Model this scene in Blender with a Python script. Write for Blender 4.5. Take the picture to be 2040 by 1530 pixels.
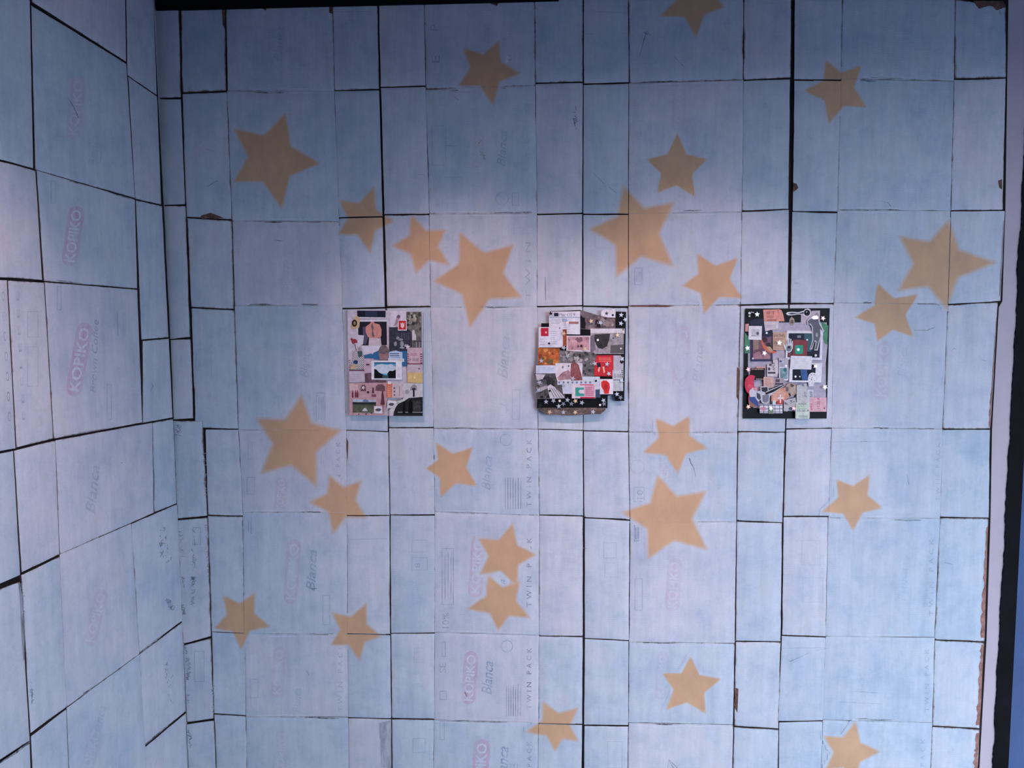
import bpy, math, random
from mathutils import Vector, Matrix
random.seed(7)
for o in list(bpy.data.objects): bpy.data.objects.remove(o)
scene = bpy.context.scene
COL = scene.collection

# ------------------------------------------------------------------ camera
F, W, H = 1530.0, 2040.0, 1530.0
CAM = Vector((0.0, -2.5, 1.65))
yaw, pit, rol = (math.radians(a) for a in (-2.402, -4.1065, -0.3737))
FWD = Vector((math.sin(yaw)*math.cos(pit), math.cos(yaw)*math.cos(pit), math.sin(pit)))
RT0 = Vector((math.cos(yaw), -math.sin(yaw), 0))
UP0 = RT0.cross(FWD)
RT = math.cos(rol)*RT0 + math.sin(rol)*UP0
UP = -math.sin(rol)*RT0 + math.cos(rol)*UP0
cd = bpy.data.cameras.new('camera'); cam = bpy.data.objects.new('camera', cd); COL.objects.link(cam)
cd.sensor_fit = 'HORIZONTAL'; cd.sensor_width = 36.0; cd.lens = 36.0*F/W; cd.clip_start = 0.05
cam.matrix_world = Matrix(((RT.x, UP.x, -FWD.x, CAM.x), (RT.y, UP.y, -FWD.y, CAM.y), (RT.z, UP.z, -FWD.z, CAM.z), (0, 0, 0, 1)))
scene.camera = cam

# ------------------------------------------------------------------ light
vs = scene.view_settings
vs.view_transform = 'Standard'; vs.look = 'None'; vs.gamma = 1.0; vs.use_curve_mapping = False
vs.exposure = 0.28
wd = bpy.data.worlds.new('world'); scene.world = wd; wd.use_nodes = True
bg = wd.node_tree.nodes['Background']
bg.inputs[0].default_value = (0.85, 0.935, 1.06, 1); bg.inputs[1].default_value = 9.8

def aim(o, target):
    o.rotation_euler = (Vector(target) - o.location).to_track_quat('-Z', 'Y').to_euler()
def area(name, loc, target, sx, sy, power, color):
    l = bpy.data.lights.new(name, 'AREA'); l.shape = 'RECTANGLE'; l.size = sx; l.size_y = sy
    l.energy = power; l.color = color
    o = bpy.data.objects.new(name, l); COL.objects.link(o); o.location = loc; aim(o, target); return o
def spot(name, loc, target, power, angle, blend, color, radius=0.016):
    l = bpy.data.lights.new(name, 'SPOT'); l.energy = power; l.color = color
    l.spot_size = math.radians(angle); l.spot_blend = blend; l.shadow_soft_size = radius
    o = bpy.data.objects.new(name, l); COL.objects.link(o); o.location = loc; aim(o, target); return o
# daylight is the open sky: open behind and right, limited by added unseen walls, lintels and a deepened ceiling
# ceiling spotlights on the collages and on the left wall
spot('ceiling_spot', (-0.45, -1.40, 2.70), (-0.18, 0, 1.30), 46, 46, 0.75, (1.0, 0.67, 0.62))
spot('ceiling_spot', (0.75, -1.40, 2.70), (0.44, 0, 1.30), 46, 46, 0.75, (1.0, 0.67, 0.62))
spot('ceiling_spot', (-0.25, -1.95, 2.70), (-1.34, -1.25, 1.70), 80, 50, 0.8, (1.0, 0.67, 0.63))

# ------------------------------------------------------------------ surfaces
class Surf:
    def __init__(s, O, a, n): s.O, s.a, s.n, s.panels = Vector(O), Vector(a).normalized(), Vector(n).normalized(), []
    def st(s, px, py, d=0.0):
        r = RT*((px-W/2)/F) + FWD - UP*((py-H/2)/F)
        k = (s.O + s.n*d - CAM).dot(s.n) / r.dot(s.n)
        q = CAM + r*k - s.O
        return q.dot(s.a), q.z
    def pt(s, u, t, d): return s.O + s.a*u + Vector((0, 0, t)) + s.n*d
XC = -1.238
LA = math.radians(3.6)
BACK = Surf((0, 0, 0), (1, 0, 0), (0, -1, 0))
LEFT = Surf((XC, 0, 0), (math.sin(LA), math.cos(LA), 0), (math.cos(LA), -math.sin(LA), 0))

# ------------------------------------------------------------------ materials
def lin(c):
    c /= 255.0
    return c/12.92 if c <= 0.04045 else ((c+0.055)/1.055)**2.4
def S(r, g, b): return (lin(r), lin(g), lin(b), 1)
def newmat(name):
    m = bpy.data.materials.new(name); m.use_nodes = True
    nt = m.node_tree; return m, nt, nt.nodes, nt.links, nt.nodes['Principled BSDF']
def node(nt, typ, **kw):
    n = nt.nodes.new(typ)
    for k, v in kw.items():
        if k.startswith('i_'): n.inputs[int(k[2:])].default_value = v
        else: setattr(n, k, v)
    return n
def noise(nt, vec, scale, detail=3, rough=0.55):
    n = node(nt, 'ShaderNodeTexNoise'); n.inputs['Scale'].default_value = scale
    n.inputs['Detail'].default_value = detail; n.inputs['Roughness'].default_value = rough
    nt.links.new(vec, n.inputs['Vector']); return n.outputs['Fac']
def ramp(nt, fac, *stops):
    r = node(nt, 'ShaderNodeValToRGB'); e = r.color_ramp.elements
    while len(e) < len(stops): e.new(0.5)
    for el, (p, c) in zip(e, stops):
        el.position = p; el.color = c if isinstance(c, tuple) else (c, c, c, 1)
    nt.links.new(fac, r.inputs[0]); return r.outputs['Color']
def mapping(nt, scale, loc=None):
    g = node(nt, 'ShaderNodeNewGeometry'); mp = node(nt, 'ShaderNodeMapping')
    mp.inputs['Scale'].default_value = scale
    nt.links.new(g.outputs['Position'], mp.inputs['Vector'])
    if loc is not None: nt.links.new(loc, mp.inputs['Location'])
    return mp.outputs['Vector']
def mix(nt, fac, a, b, typ='MIX'):
    m = node(nt, 'ShaderNodeMix', data_type='RGBA', blend_type=typ)
    for s, v in ((m.inputs['Factor'], fac), (m.inputs['A'], a), (m.inputs['B'], b)):
        if isinstance(v, (tuple, float, int)): s.default_value = v
        else: nt.links.new(v, s)
    return m.outputs['Result']
def mathn(nt, op, a, b=None):
    m = node(nt, 'ShaderNodeMath', operation=op)
    for s, v in ((m.inputs[0], a), (m.inputs[1], b)):
        if v is None: continue
        if isinstance(v, (int, float)): s.default_value = v
        else: nt.links.new(v, s)
    return m.outputs[0]

def panel_colour(nt, rnd):
    """thin bluish white emulsion over printed cardboard; rnd tells one sheet from the next"""
    rv = node(nt, 'ShaderNodeCombineXYZ'); r10 = mathn(nt, 'MULTIPLY', rnd, 37.0)
    for i in range(3): nt.links.new(r10, rv.inputs[i])
    tint = ramp(nt, rnd, (0.0, (0.464, 0.538, 0.648, 1)), (0.45, (0.485, 0.548, 0.652, 1)), (1.0, (0.545, 0.560, 0.655, 1)))
    streak = noise(nt, mapping(nt, (42, 42, 4.5), rv.outputs[0]), 1.0, 6, 0.68)
    c = mix(nt, 1.0, tint, ramp(nt, streak, (0.28, 0.90), (0.72, 1.07)), 'MULTIPLY')
    blot = noise(nt, mapping(nt, (8, 8, 6.5), rv.outputs[0]), 1.0, 5, 0.62)
    c = mix(nt, 1.0, c, ramp(nt, blot, (0.30, (0.82, 0.87, 0.94, 1)), (0.55, (1, 1, 1, 1)), (0.74, (1.09, 1.0, 0.99, 1))), 'MULTIPLY')
    patch = noise(nt, mapping(nt, (19, 19, 24), rv.outputs[0]), 1.0, 4, 0.7)
    c = mix(nt, 1.0, c, ramp(nt, patch, (0.30, (0.88, 0.92, 0.95, 1)), (0.5, (1, 1, 1, 1)), (0.72, (1.05, 1.03, 1.03, 1))), 'MULTIPLY')
    speck = noise(nt, mapping(nt, (90, 90, 240)), 1.0, 2, 0.7)
    return mix(nt, 1.0, c, ramp(nt, speck, (0.25, 0.955), (0.75, 1.03)), 'MULTIPLY'), streak
def rnd_attr(nt, typ='OBJECT'): return node(nt, 'ShaderNodeAttribute', attribute_name='rnd', attribute_type=typ).outputs['Fac']
def mat_panel():
    m, nt, N, L, B = newmat('painted_cardboard')
    c, streak = panel_colour(nt, rnd_attr(nt))
    # worn edges
    at = node(nt, 'ShaderNodeAttribute', attribute_name='edge'); aw = node(nt, 'ShaderNodeAttribute', attribute_name='wear', attribute_type='OBJECT')
    wn = noise(nt, mapping(nt, (34, 34, 20)), 1.0, 5, 0.7)
    k = mathn(nt, 'SUBTRACT', mathn(nt, 'ADD', wn, aw.outputs['Fac']), at.outputs['Fac'])
    k = ramp(nt, k, (0.44, 0.0), (0.74, 1.0))
    c = mix(nt, k, c, (0.150, 0.090, 0.070, 1))
    # cut side of the board
    sd = node(nt, 'ShaderNodeAttribute', attribute_name='side')
    c = mix(nt, sd.outputs['Fac'], c, (0.055, 0.040, 0.040, 1))
    L.new(c, B.inputs['Base Color']); B.inputs['Roughness'].default_value = 0.72
    B.inputs['Specular IOR Level'].default_value = 0.22
    wv = node(nt, 'ShaderNodeTexWave', wave_type='BANDS', bands_direction='Z'); wv.inputs['Scale'].default_value = 48
    wv.inputs['Distortion'].default_value = 0.4
    L.new(mapping(nt, (1, 1, 1)), wv.inputs['Vector'])
    hb = mathn(nt, 'ADD', mathn(nt, 'MULTIPLY', wv.outputs['Fac'], 0.35), mathn(nt, 'MULTIPLY', streak, 1.2))
    bp = node(nt, 'ShaderNodeBump'); bp.inputs['Strength'].default_value = 0.22; bp.inputs['Distance'].default_value = 0.0012
    L.new(hb, bp.inputs['Height']); L.new(bp.outputs[0], B.inputs['Normal'])
    return m
PANEL = mat_panel()

_flat = {}
def flat(rgb, rough=0.6, metal=0.0, alpha=1.0, grain=0.12, gscale=220.0):
    """matt colour with a fine printed grain; alpha < 1 = ink half covered by later paint"""
    key = (rgb, rough, metal, alpha, grain, gscale)
    if key in _flat: return _flat[key]
    m, nt, N, L, B = newmat('ink_%d_%d_%d' % rgb)
    g = noise(nt, mapping(nt, (1, 1, 1)), gscale, 3, 0.6)
    c = mix(nt, 1.0, S(*rgb), ramp(nt, g, (0.25, 1.0-grain), (0.75, 1.0+grain)), 'MULTIPLY')
    g2 = noise(nt, mapping(nt, (1, 1, 1)), gscale*.3, 4, 0.6)
    c = mix(nt, 1.0, c, ramp(nt, g2, (0.28, 1.0-1.6*grain), (0.72, 1.0+1.2*grain)), 'MULTIPLY')
    L.new(c, B.inputs['Base Color']); B.inputs['Roughness'].default_value = rough
    B.inputs['Metallic'].default_value = metal; B.inputs['Specular IOR Level'].default_value = 0.3 if metal else 0.12
    if alpha < 1:
        cov = noise(nt, mapping(nt, (60, 60, 14)), 1.0, 4, 0.65)
        a = mathn(nt, 'MULTIPLY', ramp(nt, cov, (0.32, 0.20), (0.66, 1.0)), alpha)
        L.new(mix(nt, a, panel_colour(nt, rnd_attr(nt))[0], c), B.inputs['Base Color'])
    _flat[key] = m; return m
def plain(name, rgb, rough=0.8, var=0.2, scale=6.0, bump=0.0):
    m, nt, N, L, B = newmat(name)
    g = noise(nt, mapping(nt, (1, 1, 1)), scale, 5, 0.6)
    L.new(mix(nt, 1.0, rgb, ramp(nt, g, (0.3, 1-var), (0.7, 1+var)), 'MULTIPLY'), B.inputs['Base Color'])
    B.inputs['Roughness'].default_value = rough; B.inputs['Specular IOR Level'].default_value = 0.12
    if bump:
        bp = node(nt, 'ShaderNodeBump'); bp.inputs['Strength'].default_value = bump; bp.inputs['Distance'].default_value = 0.002
        L.new(noise(nt, mapping(nt, (1, 1, 1)), scale*8, 4), bp.inputs['Height']); L.new(bp.outputs[0], B.inputs['Normal'])
    return m
def mat_gold():
    m, nt, N, L, B = newmat('gold_spray_paint')
    at = node(nt, 'ShaderNodeAttribute', attribute_name='sd')
    ft = node(nt, 'ShaderNodeAttribute', attribute_name='feather', attribute_type='OBJECT')
    n1 = noise(nt, mapping(nt, (1, 1, 1)), 26, 4, 0.6)
    d = mathn(nt, 'ADD', at.outputs['Fac'], mathn(nt, 'MULTIPLY', mathn(nt, 'SUBTRACT', n1, 0.5), 3.0))
    d = mathn(nt, 'DIVIDE', d, ft.outputs['Fac'])          # px over feather width
    a = ramp(nt, mathn(nt, 'ADD', mathn(nt, 'MULTIPLY', d, 0.25), 0.5), (0.22, 0.0), (0.5, 0.55), (0.74, 0.97))
    n2 = noise(nt, mapping(nt, (14, 14, 9)), 1.0, 4, 0.6)
    c = ramp(nt, n2, (0.3, (0.48, 0.298, 0.188, 1)), (0.7, (0.58, 0.365, 0.220, 1)))
    L.new(mix(nt, a, panel_colour(nt, rnd_attr(nt, 'GEOMETRY'))[0], c), B.inputs['Base Color'])
    B.inputs['Roughness'].default_value = 0.6; B.inputs['Specular IOR Level'].default_value = 0.22
    return m
GOLD = mat_gold()

# ------------------------------------------------------------------ mesh helpers
def link(name, verts, faces, mat, parent=None, origin=None):
    me = bpy.data.meshes.new(name)
    o0 = Vector(origin) if origin is not None else Vector((0, 0, 0))
    me.from_pydata([tuple(Vector(v)-o0) for v in verts], [], faces); me.materials.append(mat)
    o = bpy.data.objects.new(name, me); COL.objects.link(o)
    if parent is not None: o.parent = parent
    return o
def box(name, lo, hi, mat, parent=None):
    x0, y0, z0 = lo; x1, y1, z1 = hi
    v = [(x, y, z) for x in (x0, x1) for y in (y0, y1) for z in (z0, z1)]
    return link(name, v, [(0, 1, 3, 2), (4, 6, 7, 5), (0, 4, 5, 1), (2, 3, 7, 6), (0, 2, 6, 4), (1, 5, 7, 3)], mat, parent)
def struct(o, label, cat):
    o['kind'] = 'structure'; o['label'] = label; o['category'] = cat; return o
def slab(surf, s0, s1, t0, t1, d0, d1):
    v = [surf.pt(s, t, d) for d in (d0, d1) for (s, t) in ((s0, t0), (s1, t0), (s1, t1), (s0, t1))]
    return v, [(3, 2, 1, 0), (4, 5, 6, 7), (0, 1, 5, 4), (1, 2, 6, 5), (2, 3, 7, 6), (3, 0, 4, 7)]

# ------------------------------------------------------------------ room shell
PLASTER = plain('lilac_plaster', S(180, 170, 184), 0.8, 0.06, 5, 0.2)
BLACK = plain('black_paint', (0.004, 0.004, 0.007, 1), 0.75, 0.4, 9)
GAP_SHADE = plain('gap_shade_backing', (0.016, 0.013, 0.014, 1), 0.9, 0.4, 9)
v, f = slab(BACK, XC-0.02, 2.35, 0.0, 2.8, -0.12, 0.0)
wall_back = struct(link('wall_back', v, f, PLASTER), 'back wall covered with white painted cardboard panels and gold stars', 'wall')
v, f = slab(LEFT, -3.08, 0.02, 0.0, 2.8, -0.12, 0.0)
wall_left = struct(link('wall_left', v, f, PLASTER), 'side wall covered with white painted cardboard panels', 'wall')
struct(box('floor', (-25.0, -30.0, -0.1), (25.0, 0.0, 0.0), plain('concrete', (0.06, 0.085, 0.13, 1), 0.7, 0.15, 3, 0.1)), 'grey concrete floor', 'floor')  # unseen; spread far outdoors and tinted to keep bounce light dim and blue
struct(box('ceiling', (-2.0, -3.2, 2.80), (3.2, 0.12, 2.9), plain('dark_ceiling', (0.02, 0.02, 0.024, 1), 0.9, 0.2, 3)), 'dark painted ceiling', 'ceiling')  # unseen; its depth is set to shade the top of the wall

GREY = plain('grey_blocker', (0.16, 0.17, 0.20, 1), 0.8, 0.1, 3)
struct(box('blocker_wall_front', (-2.0, -3.2, 0.0), (1.05, -3.08, 2.80), GREY), 'plain grey unseen wall added to cut sky light', 'wall')  # unseen, added to cut sky light reaching the left side
struct(box('blocker_trim_4', (1.05, -3.2, 2.26), (3.2, -3.08, 2.80), GREY), 'grey unseen lintel added to keep sky light off the wall top', 'trim')  # unseen, added so that the wall top gets no direct sky
struct(box('blocker_wall_right', (3.08, -2.7, 0.0), (3.2, 0.0, 2.80), GREY), 'plain grey unseen side wall added to limit sky light', 'wall')  # unseen, added and lengthened to hold back sky light from the side
struct(box('blocker_trim_5', (3.08, -3.08, 2.26), (3.2, -2.7, 2.80), GREY), 'grey unseen lintel added to lower the side opening', 'trim')  # unseen, carries the added light block across the side opening

# ------------------------------------------------------------------ cardboard cladding
BASE_D = 0.0035           # front of the dark backing
def smooth_noise(n, amp, rng):
    k = [rng.uniform(-1, 1) for _ in range(n)]
    return [amp*(0.6*k[i]+0.2*(k[max(i-1, 0)]+k[min(i+1, n-1)])) for i in range(n)]
def panel(surf, parent, quad, gaps, name='cardboard_panel', lift=None, wear=0.0, thick=0.0055, drop=0.0016):
    """quad TL,TR,BR,BL in photo pixels taken on the wall surface; gaps L,T,R,B in metres (base, wobble)"""
    rng = random.Random(hash((round(quad[0][0]), round(quad[0][1]), round(quad[2][0]))) & 0xffff)
    q = [surf.st(x, y, thick+BASE_D) for x, y in quad]
    TL, TR, BR, BL = q
    wd_ = 0.5*(abs(TR[0]-TL[0])+abs(BR[0]-BL[0])); ht = 0.5*(abs(TL[1]-BL[1])+abs(TR[1]-BR[1]))
    nu = max(4, min(14, int(wd_/0.030))); nv = max(4, min(16, int(ht/0.030)))
    ring_u, ring_v = 0.006/max(wd_, .02), 0.006/max(ht, .02)
    us = [0, ring_u]+[ring_u+(1-2*ring_u)*i/nu for i in range(1, nu)]+[1-ring_u, 1]
    vs_ = [0, ring_v]+[ring_v+(1-2*ring_v)*i/nv for i in range(1, nv)]+[1-ring_v, 1]
    gl, gt, gr, gb = [[max(0.0, g[0]+x) for x in smooth_noise(n, g[1], rng)] for g, n in zip(gaps, (len(vs_), len(us), len(vs_), len(us)))]
    lf = lift or [rng.uniform(0, 0.0018) for _ in range(4)]
    bulge = rng.uniform(-0.0012, 0.0016)
    def depth(u, v):
        return (BASE_D + thick + (1-u)*(1-v)*lf[0] + u*(1-v)*lf[1] + u*v*lf[2] + (1-u)*v*lf[3]
                + bulge*math.sin(math.pi*min(max(u, 0), 1))*math.sin(math.pi*min(max(v, 0), 1)))
    verts, edge, side = [], [], []
    pos = {}
    for j, v in enumerate(vs_):
        for i, u in enumerate(us):
            uu = (gl[j] + u*(wd_-gl[j]-gr[j]))/wd_; vv = (gt[i] + v*(ht-gt[i]-gb[i]))/ht
            s = (1-vv)*((1-uu)*TL[0]+uu*TR[0]) + vv*((1-uu)*BL[0]+uu*BR[0])
            t = (1-vv)*((1-uu)*TL[1]+uu*TR[1]) + vv*((1-uu)*BL[1]+uu*BR[1])
            b = i in (0, len(us)-1) or j in (0, len(vs_)-1)
            b2 = i in (1, len(us)-2) or j in (1, len(vs_)-2)
            pos[i, j] = len(verts); verts.append(surf.pt(s, t, depth(u, v)-(drop if b else 0)))
            edge.append(0.0 if b else (0.36 if b2 else 1.0)); side.append(0.0)
    faces = [(pos[i, j], pos[i, j+1], pos[i+1, j+1], pos[i+1, j]) for j in range(len(vs_)-1) for i in range(len(us)-1)]
    loop = [(i, 0) for i in range(len(us))]+[(len(us)-1, j) for j in range(1, len(vs_))] \
        + [(i, len(vs_)-1) for i in range(len(us)-2, -1, -1)]+[(0, j) for j in range(len(vs_)-2, 0, -1)]
    n0 = len(verts)
    for (i, j) in loop:                                   # duplicated rim so that the cut edge is its own colour
        p = verts[pos[i, j]]
        verts.append(p.copy()); edge.append(1.0); side.append(1.0)
        dd = (p-surf.O).dot(surf.n)
        verts.append(p - surf.n*(dd-0.002)); edge.append(1.0); side.append(1.0)
    m = len(loop)
    for k in range(m):
        a, b = n0+2*k, n0+2*((k+1) % m); faces.append((a, b, b+1, a+1))
    c = surf.pt(sum(p[0] for p in q)/4, sum(p[1] for p in q)/4, BASE_D)
    o = link(name, verts, faces, PANEL, parent, c); o.location = c
    for nm, data in (('edge', edge), ('side', side)):
        at = o.data.attributes.new(nm, 'FLOAT', 'POINT'); at.data.foreach_set('value', data)
    o.data.polygons.foreach_set('use_smooth', [True]*len(o.data.polygons))
    o['wear'] = wear; o['rnd'] = rng.random()
    g = [sum(x)/len(x) for x in (gl, gt, gr, gb)]
    o_info = dict(o=o, c=c, q=q, depth=depth, g=g, w=wd_, h=ht)
    surf.panels.append(o_info); return o_info

def on_panel(p, s, t):
    """u, v of a wall point inside a panel quad"""
    TL, TR, BR, BL = p['q']; u = v = 0.5
    for _ in range(4):
        l = TL[0]+(BL[0]-TL[0])*v; r = TR[0]+(BR[0]-TR[0])*v; u = (s-l)/(r-l)
        a = TL[1]+(TR[1]-TL[1])*u; b = BL[1]+(BR[1]-BL[1])*u; v = (a-t)/(a-b)
    return u, v
def find_panel(surf, px, py):
    s, t = surf.st(px, py, 0.009)
    for p in surf.panels:
        u, v = on_panel(p, s, t)
        if -0.001 <= u <= 1.001 and -0.001 <= v <= 1.001: return p
    return None

# seams of the back wall, read off the photograph: y stations 0 180 430 612 855 1027 1265 1435 1690
V = {0: [358, 362, 371, 380, 408, 413, 421, 426, 436], 1: [449, 452, 462, 467, 475, 484, 487, 490, 495], 2: [662, 666, 675, 682, 690, 691, 692, 694, 697],
     3: [753, 757, 764, 769, 774, 777, 778, 780, 782], 4: [845, 848, 855, 858, 864, 866, 866, 865, 862], 5: [1065, 1067, 1070, 1070, 1072, 1075, 1074, 1073, 1069],
     6: [1162, 1162, 1161, 1161, 1162, 1163, 1163, 1162, 1160], 7: [1252, 1253, 1252, 1252, 1252, 1255, 1253, 1252, 1249], 8: [1482, 1481, 1478, 1475, 1470, 1468, 1465, 1462, 1455],
     9: [1580, 1578, 1575, 1572, 1565, 1560, 1557, 1552, 1549], 10: [1678, 1675, 1668, 1661, 1657, 1650, 1645, 1639, 1630], 11: [1903, 1901, 1894, 1888, 1878, 1873, 1862, 1858, 1848],
     12: [2005, 2004, 1998, 1988, 1973, 1970, 1962, 1953, 1940]}
RWID = [None]
HR = {  # column: [(y left, y right) for seam 1..7]
 0: [(186, 182), (433, 438), (613, 617), (855, 855), (1027, 1028), (1258, 1261), (1422, 1426)], 1: [(181, 181), (440, 441), (609, 608), (856, 857), (1021, 1020), (1263, 1263), (1428, 1429)],
 2: [(181, 178), (434, 432), (615, 613), (857, 860), (1027, 1027), (1262, 1264), (1430, 1432)], 3: [(174, 172), (428, 427), (612, 611), (852, 852), (1026, 1026), (1262, 1261), (1432, 1433)],
 4: [(178, 170), (426, 425), (613, 611), (853, 855), (1020, 1027), (1260, 1266), (1434, 1440)], 5: [(166, 164), (427, 425), (611, 609), (855, 857), (1026, 1028), (1267, 1268), (1441, 1443)],
 6: [(168, 165), (427, 427), (610, 612), (858, 860), (1031, 1036), (1272, 1276), (1445, 1446)], 7: [(166, 159), (426, 422), (610, 607), (861, 862), (1040, 1040), (1279, 1282), (1440, 1444)],
 8: [(160, 156), (421, 417), (608, 605), (860, 861), (1038, 1041), (1278, 1279), (1447, 1453)], 9: [(159, 160), (421, 423), (605, 605), (855, 853), (1029, 1029), (1266, 1269), (1438, 1436)],
 10: [(157, 161), (418, 420), (603, 606), (853, 855), (1032, 1033), (1268, 1270), (1434, 1440)], 11: [(158, 155), (420, 419), (607, 601), (855, 855), (1031, 1032), (1275, 1279), (1447, 1452)]}
TOP = {0: (9, 7), 1: (4, 2), 2: (1, 0), 3: (-1, -2), 4: (-3, -6), 5: (-6, -6), 6: (-7, -7), 7: (-8, -9), 8: (-9, -9), 9: (-9, -9), 10: (-8, -5), 11: (-2, 14)}
YS = [0, 180, 430, 612, 855, 1027, 1265, 1435, 1690]
def vx(k, y):
    xs = V[k]
    for i in range(8):
        if y <= YS[i+1] or i == 7:
            f_ = (y-YS[i])/(YS[i+1]-YS[i]); return xs[i]+(xs[i+1]-xs[i])*f_
P = 0.00163
MAIN = (1, 4, 7, 10)
vgap = {0: (1.2, .9), 1: (.3, .6), 2: (.08, .45), 3: (1.5, .5), 4: (.15, .5), 5: (.2, .6), 6: (1.5, .4), 7: (.6, .7), 8: (.3, .6), 9: (1.7, .5), 10: (.12, .5), 11: (.25, .6), 12: (.3, .8)}
def vg(k, row):
    b, a = vgap[k]
    if k == 9: b = (3.6, 4.2, 3.2, 1.2, 1.4, 1.6, 1.2, 0.8)[row]
    if k == 3: b = (1.6, 2.0, 2.4, 1.4, 1.0, 1.1, 0.9, 1.0)[row]
    if k == 6: b = (1.2, 1.0, 1.2, 0.8, 1.2, 2.0, 2.2, 2.6)[row]
    if k == 1: b = (1.4, .5, .8, .5, .3, .05, .05, .05)[row]
    if k == 8: b = (.7, .2, .2, .6, 1.0, .9, 1.3, 1.0)[row]
    return b*P, a*P
for c in range(12):
    seams = [TOP[c]]+HR[c]+[(1690, 1690)]
    for r in range(8):
        (yl0, yr0), (yl1, yr1) = seams[r], seams[r+1]
        quad = [(vx(c, yl0), yl0), (vx(c+1, yr0), yr0), (vx(c+1, yr1), yr1), (vx(c, yl1), yl1)]
        if c == 11 and r in (2, 3):                       # the edge steps back below the big star
            quad[1] = (quad[1][0]+(4 if r == 2 else 0), quad[1][1]); quad[2] = (quad[2][0]+(5 if r == 2 else 0), quad[2][1])
        if c == 0 and r == 3: quad[3] = (388, 853)
        if c == 9 and r == 6: quad[3] = (1549, quad[3][1])
        main = c in MAIN
        def hg(k):
            if k == 0: return (0.6*P, 0.9*P)
            if k == 8: return (0, 0)
            if main: return (0.12*P, 0.55*P)
            return (((1.2, 1.4, 1.5, 1.1, 1.25, 1.2, 1.5)[k-1])*P, 0.7*P)
        lift = None
        rg = random.Random(c*31+r)
        if not main:                                      # flaps lift a little along their free ends
            e = rg.uniform(0.0005, 0.0035); e2 = rg.uniform(0.0, 0.0022)
            lift = [rg.uniform(0, .0012), rg.uniform(0, .0012), e, e2]
        wear = rg.uniform(-0.12, 0.06)
        if r == 0: wear += 0.13
        if c == 0: wear += 0.12
        if c == 11: wear += 0.14 if r > 4 else 0.05
        if c in (7, 8) and r in (3, 4, 6, 7): wear += 0.08
        panel(BACK, wall_back, quad, (vg(c, r), hg(r), vg(c+1, r), hg(r+1)), 'cardboard_panel' if main else 'cardboard_flap', lift, wear)
# narrow strips beside the corner
for quad, w in (([(307, -6), (356, -6), (361, 194), (314, 196)], .12), ([(317, 197), (361, 197), (369, 407), (323, 409)], .02), ([(325, 410), (370, 410), (379, 672), (338, 676)], .05),
                ([(339, 677), (380, 675), (385, 834), (345, 836)], .04), ([(344, 838), (404, 838), (413, 1028), (353, 1034)], .12), ([(353, 1036), (414, 1031), (421, 1268), (363, 1284)], .10),
                ([(364, 1286), (421, 1271), (426, 1432), (371, 1440)], .12), ([(371, 1442), (427, 1435), (437, 1690), (382, 1690)], .08)):
    panel(BACK, wall_back, quad, ((.5*P, .6*P), (.7*P, .5*P), (.9*P, .6*P), (.7*P, .5*P)), 'cardboard_flap', None, w, 0.0078)

# left wall: quads read off the photograph
LQ = [('cardboard_flap', [(-70, -190), (61, 3), (68, 336), (-70, 300)], .0), ('cardboard_panel', [(63, -290), (249, -60), (252, 123), (64, 4)], .02),
      ('cardboard_flap', [(250, -60), (305, -16), (313, 190), (254, 150)], .03), ('cardboard_panel', [(63, 10), (252, 127), (269, 395), (71, 338)], .05),
      ('cardboard_flap', [(256, 152), (314, 192), (322, 408), (270, 396)], .02), ('cardboard_flap', [(-70, 303), (71, 339), (86, 559), (-70, 548)], .05),
      ('cardboard_panel', [(73, 339), (269, 398), (274, 575), (88, 560)], .03), ('cardboard_flap', [(271, 398), (323, 410), (336, 672), (282, 677)], .06),
      ('cardboard_flap', [(-70, 552), (15, 558), (32, 894), (-70, 914)], .05), ('cardboard_flap', [(16, 558), (88, 562), (107, 875), (33, 893)], .06),
      ('cardboard_panel', [(89, 562), (274, 577), (284, 842), (108, 874)], .03), ('cardboard_flap', [(284, 679), (337, 674), (345, 832), (285, 843)], .06),
      ('cardboard_flap', [(-70, 917), (27, 897), (42, 1146), (-70, 1196)], .0), ('cardboard_flap', [(28, 897), (110, 877), (119, 1105), (43, 1141)], .02),
      ('cardboard_panel', [(110.2, 877), (303.6, 842), (306.6, 1021.5), (119.4, 1104.2)], .02), ('cardboard_flap', [(303.8, 842), (345, 834), (353, 1003), (306.8, 1021.5)], .12),
      ('cardboard_flap', [(-70, 1200), (41, 1158), (60, 1476), (-70, 1560)], .08), ('cardboard_flap', [(43, 1145), (119.3, 1108), (132.4, 1409), (61, 1462)], .06),
      ('cardboard_panel', [(119.5, 1104.6), (262, 1042.6), (277.8, 1302.4), (132.6, 1409.6)], .0), ('cardboard_flap', [(262.2, 1043), (353, 1004), (364, 1236), (278.2, 1300.5)], .06),
      ('cardboard_flap', [(-70, 1566), (60, 1480), (74, 1790), (-70, 1900)], .02), ('cardboard_flap', [(62, 1466), (132, 1412), (146, 1735), (76, 1790)], .02),
      ('cardboard_panel', [(132.6, 1410.2), (278, 1302.8), (298.5, 1620), (146.4, 1732)], .0), ('cardboard_flap', [(278.3, 1302.6), (365, 1238), (377, 1412), (287, 1485.5)], .08),
      ('cardboard_flap', [(288, 1489), (377, 1415), (388, 1560), (299, 1620)], .05)]
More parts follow.
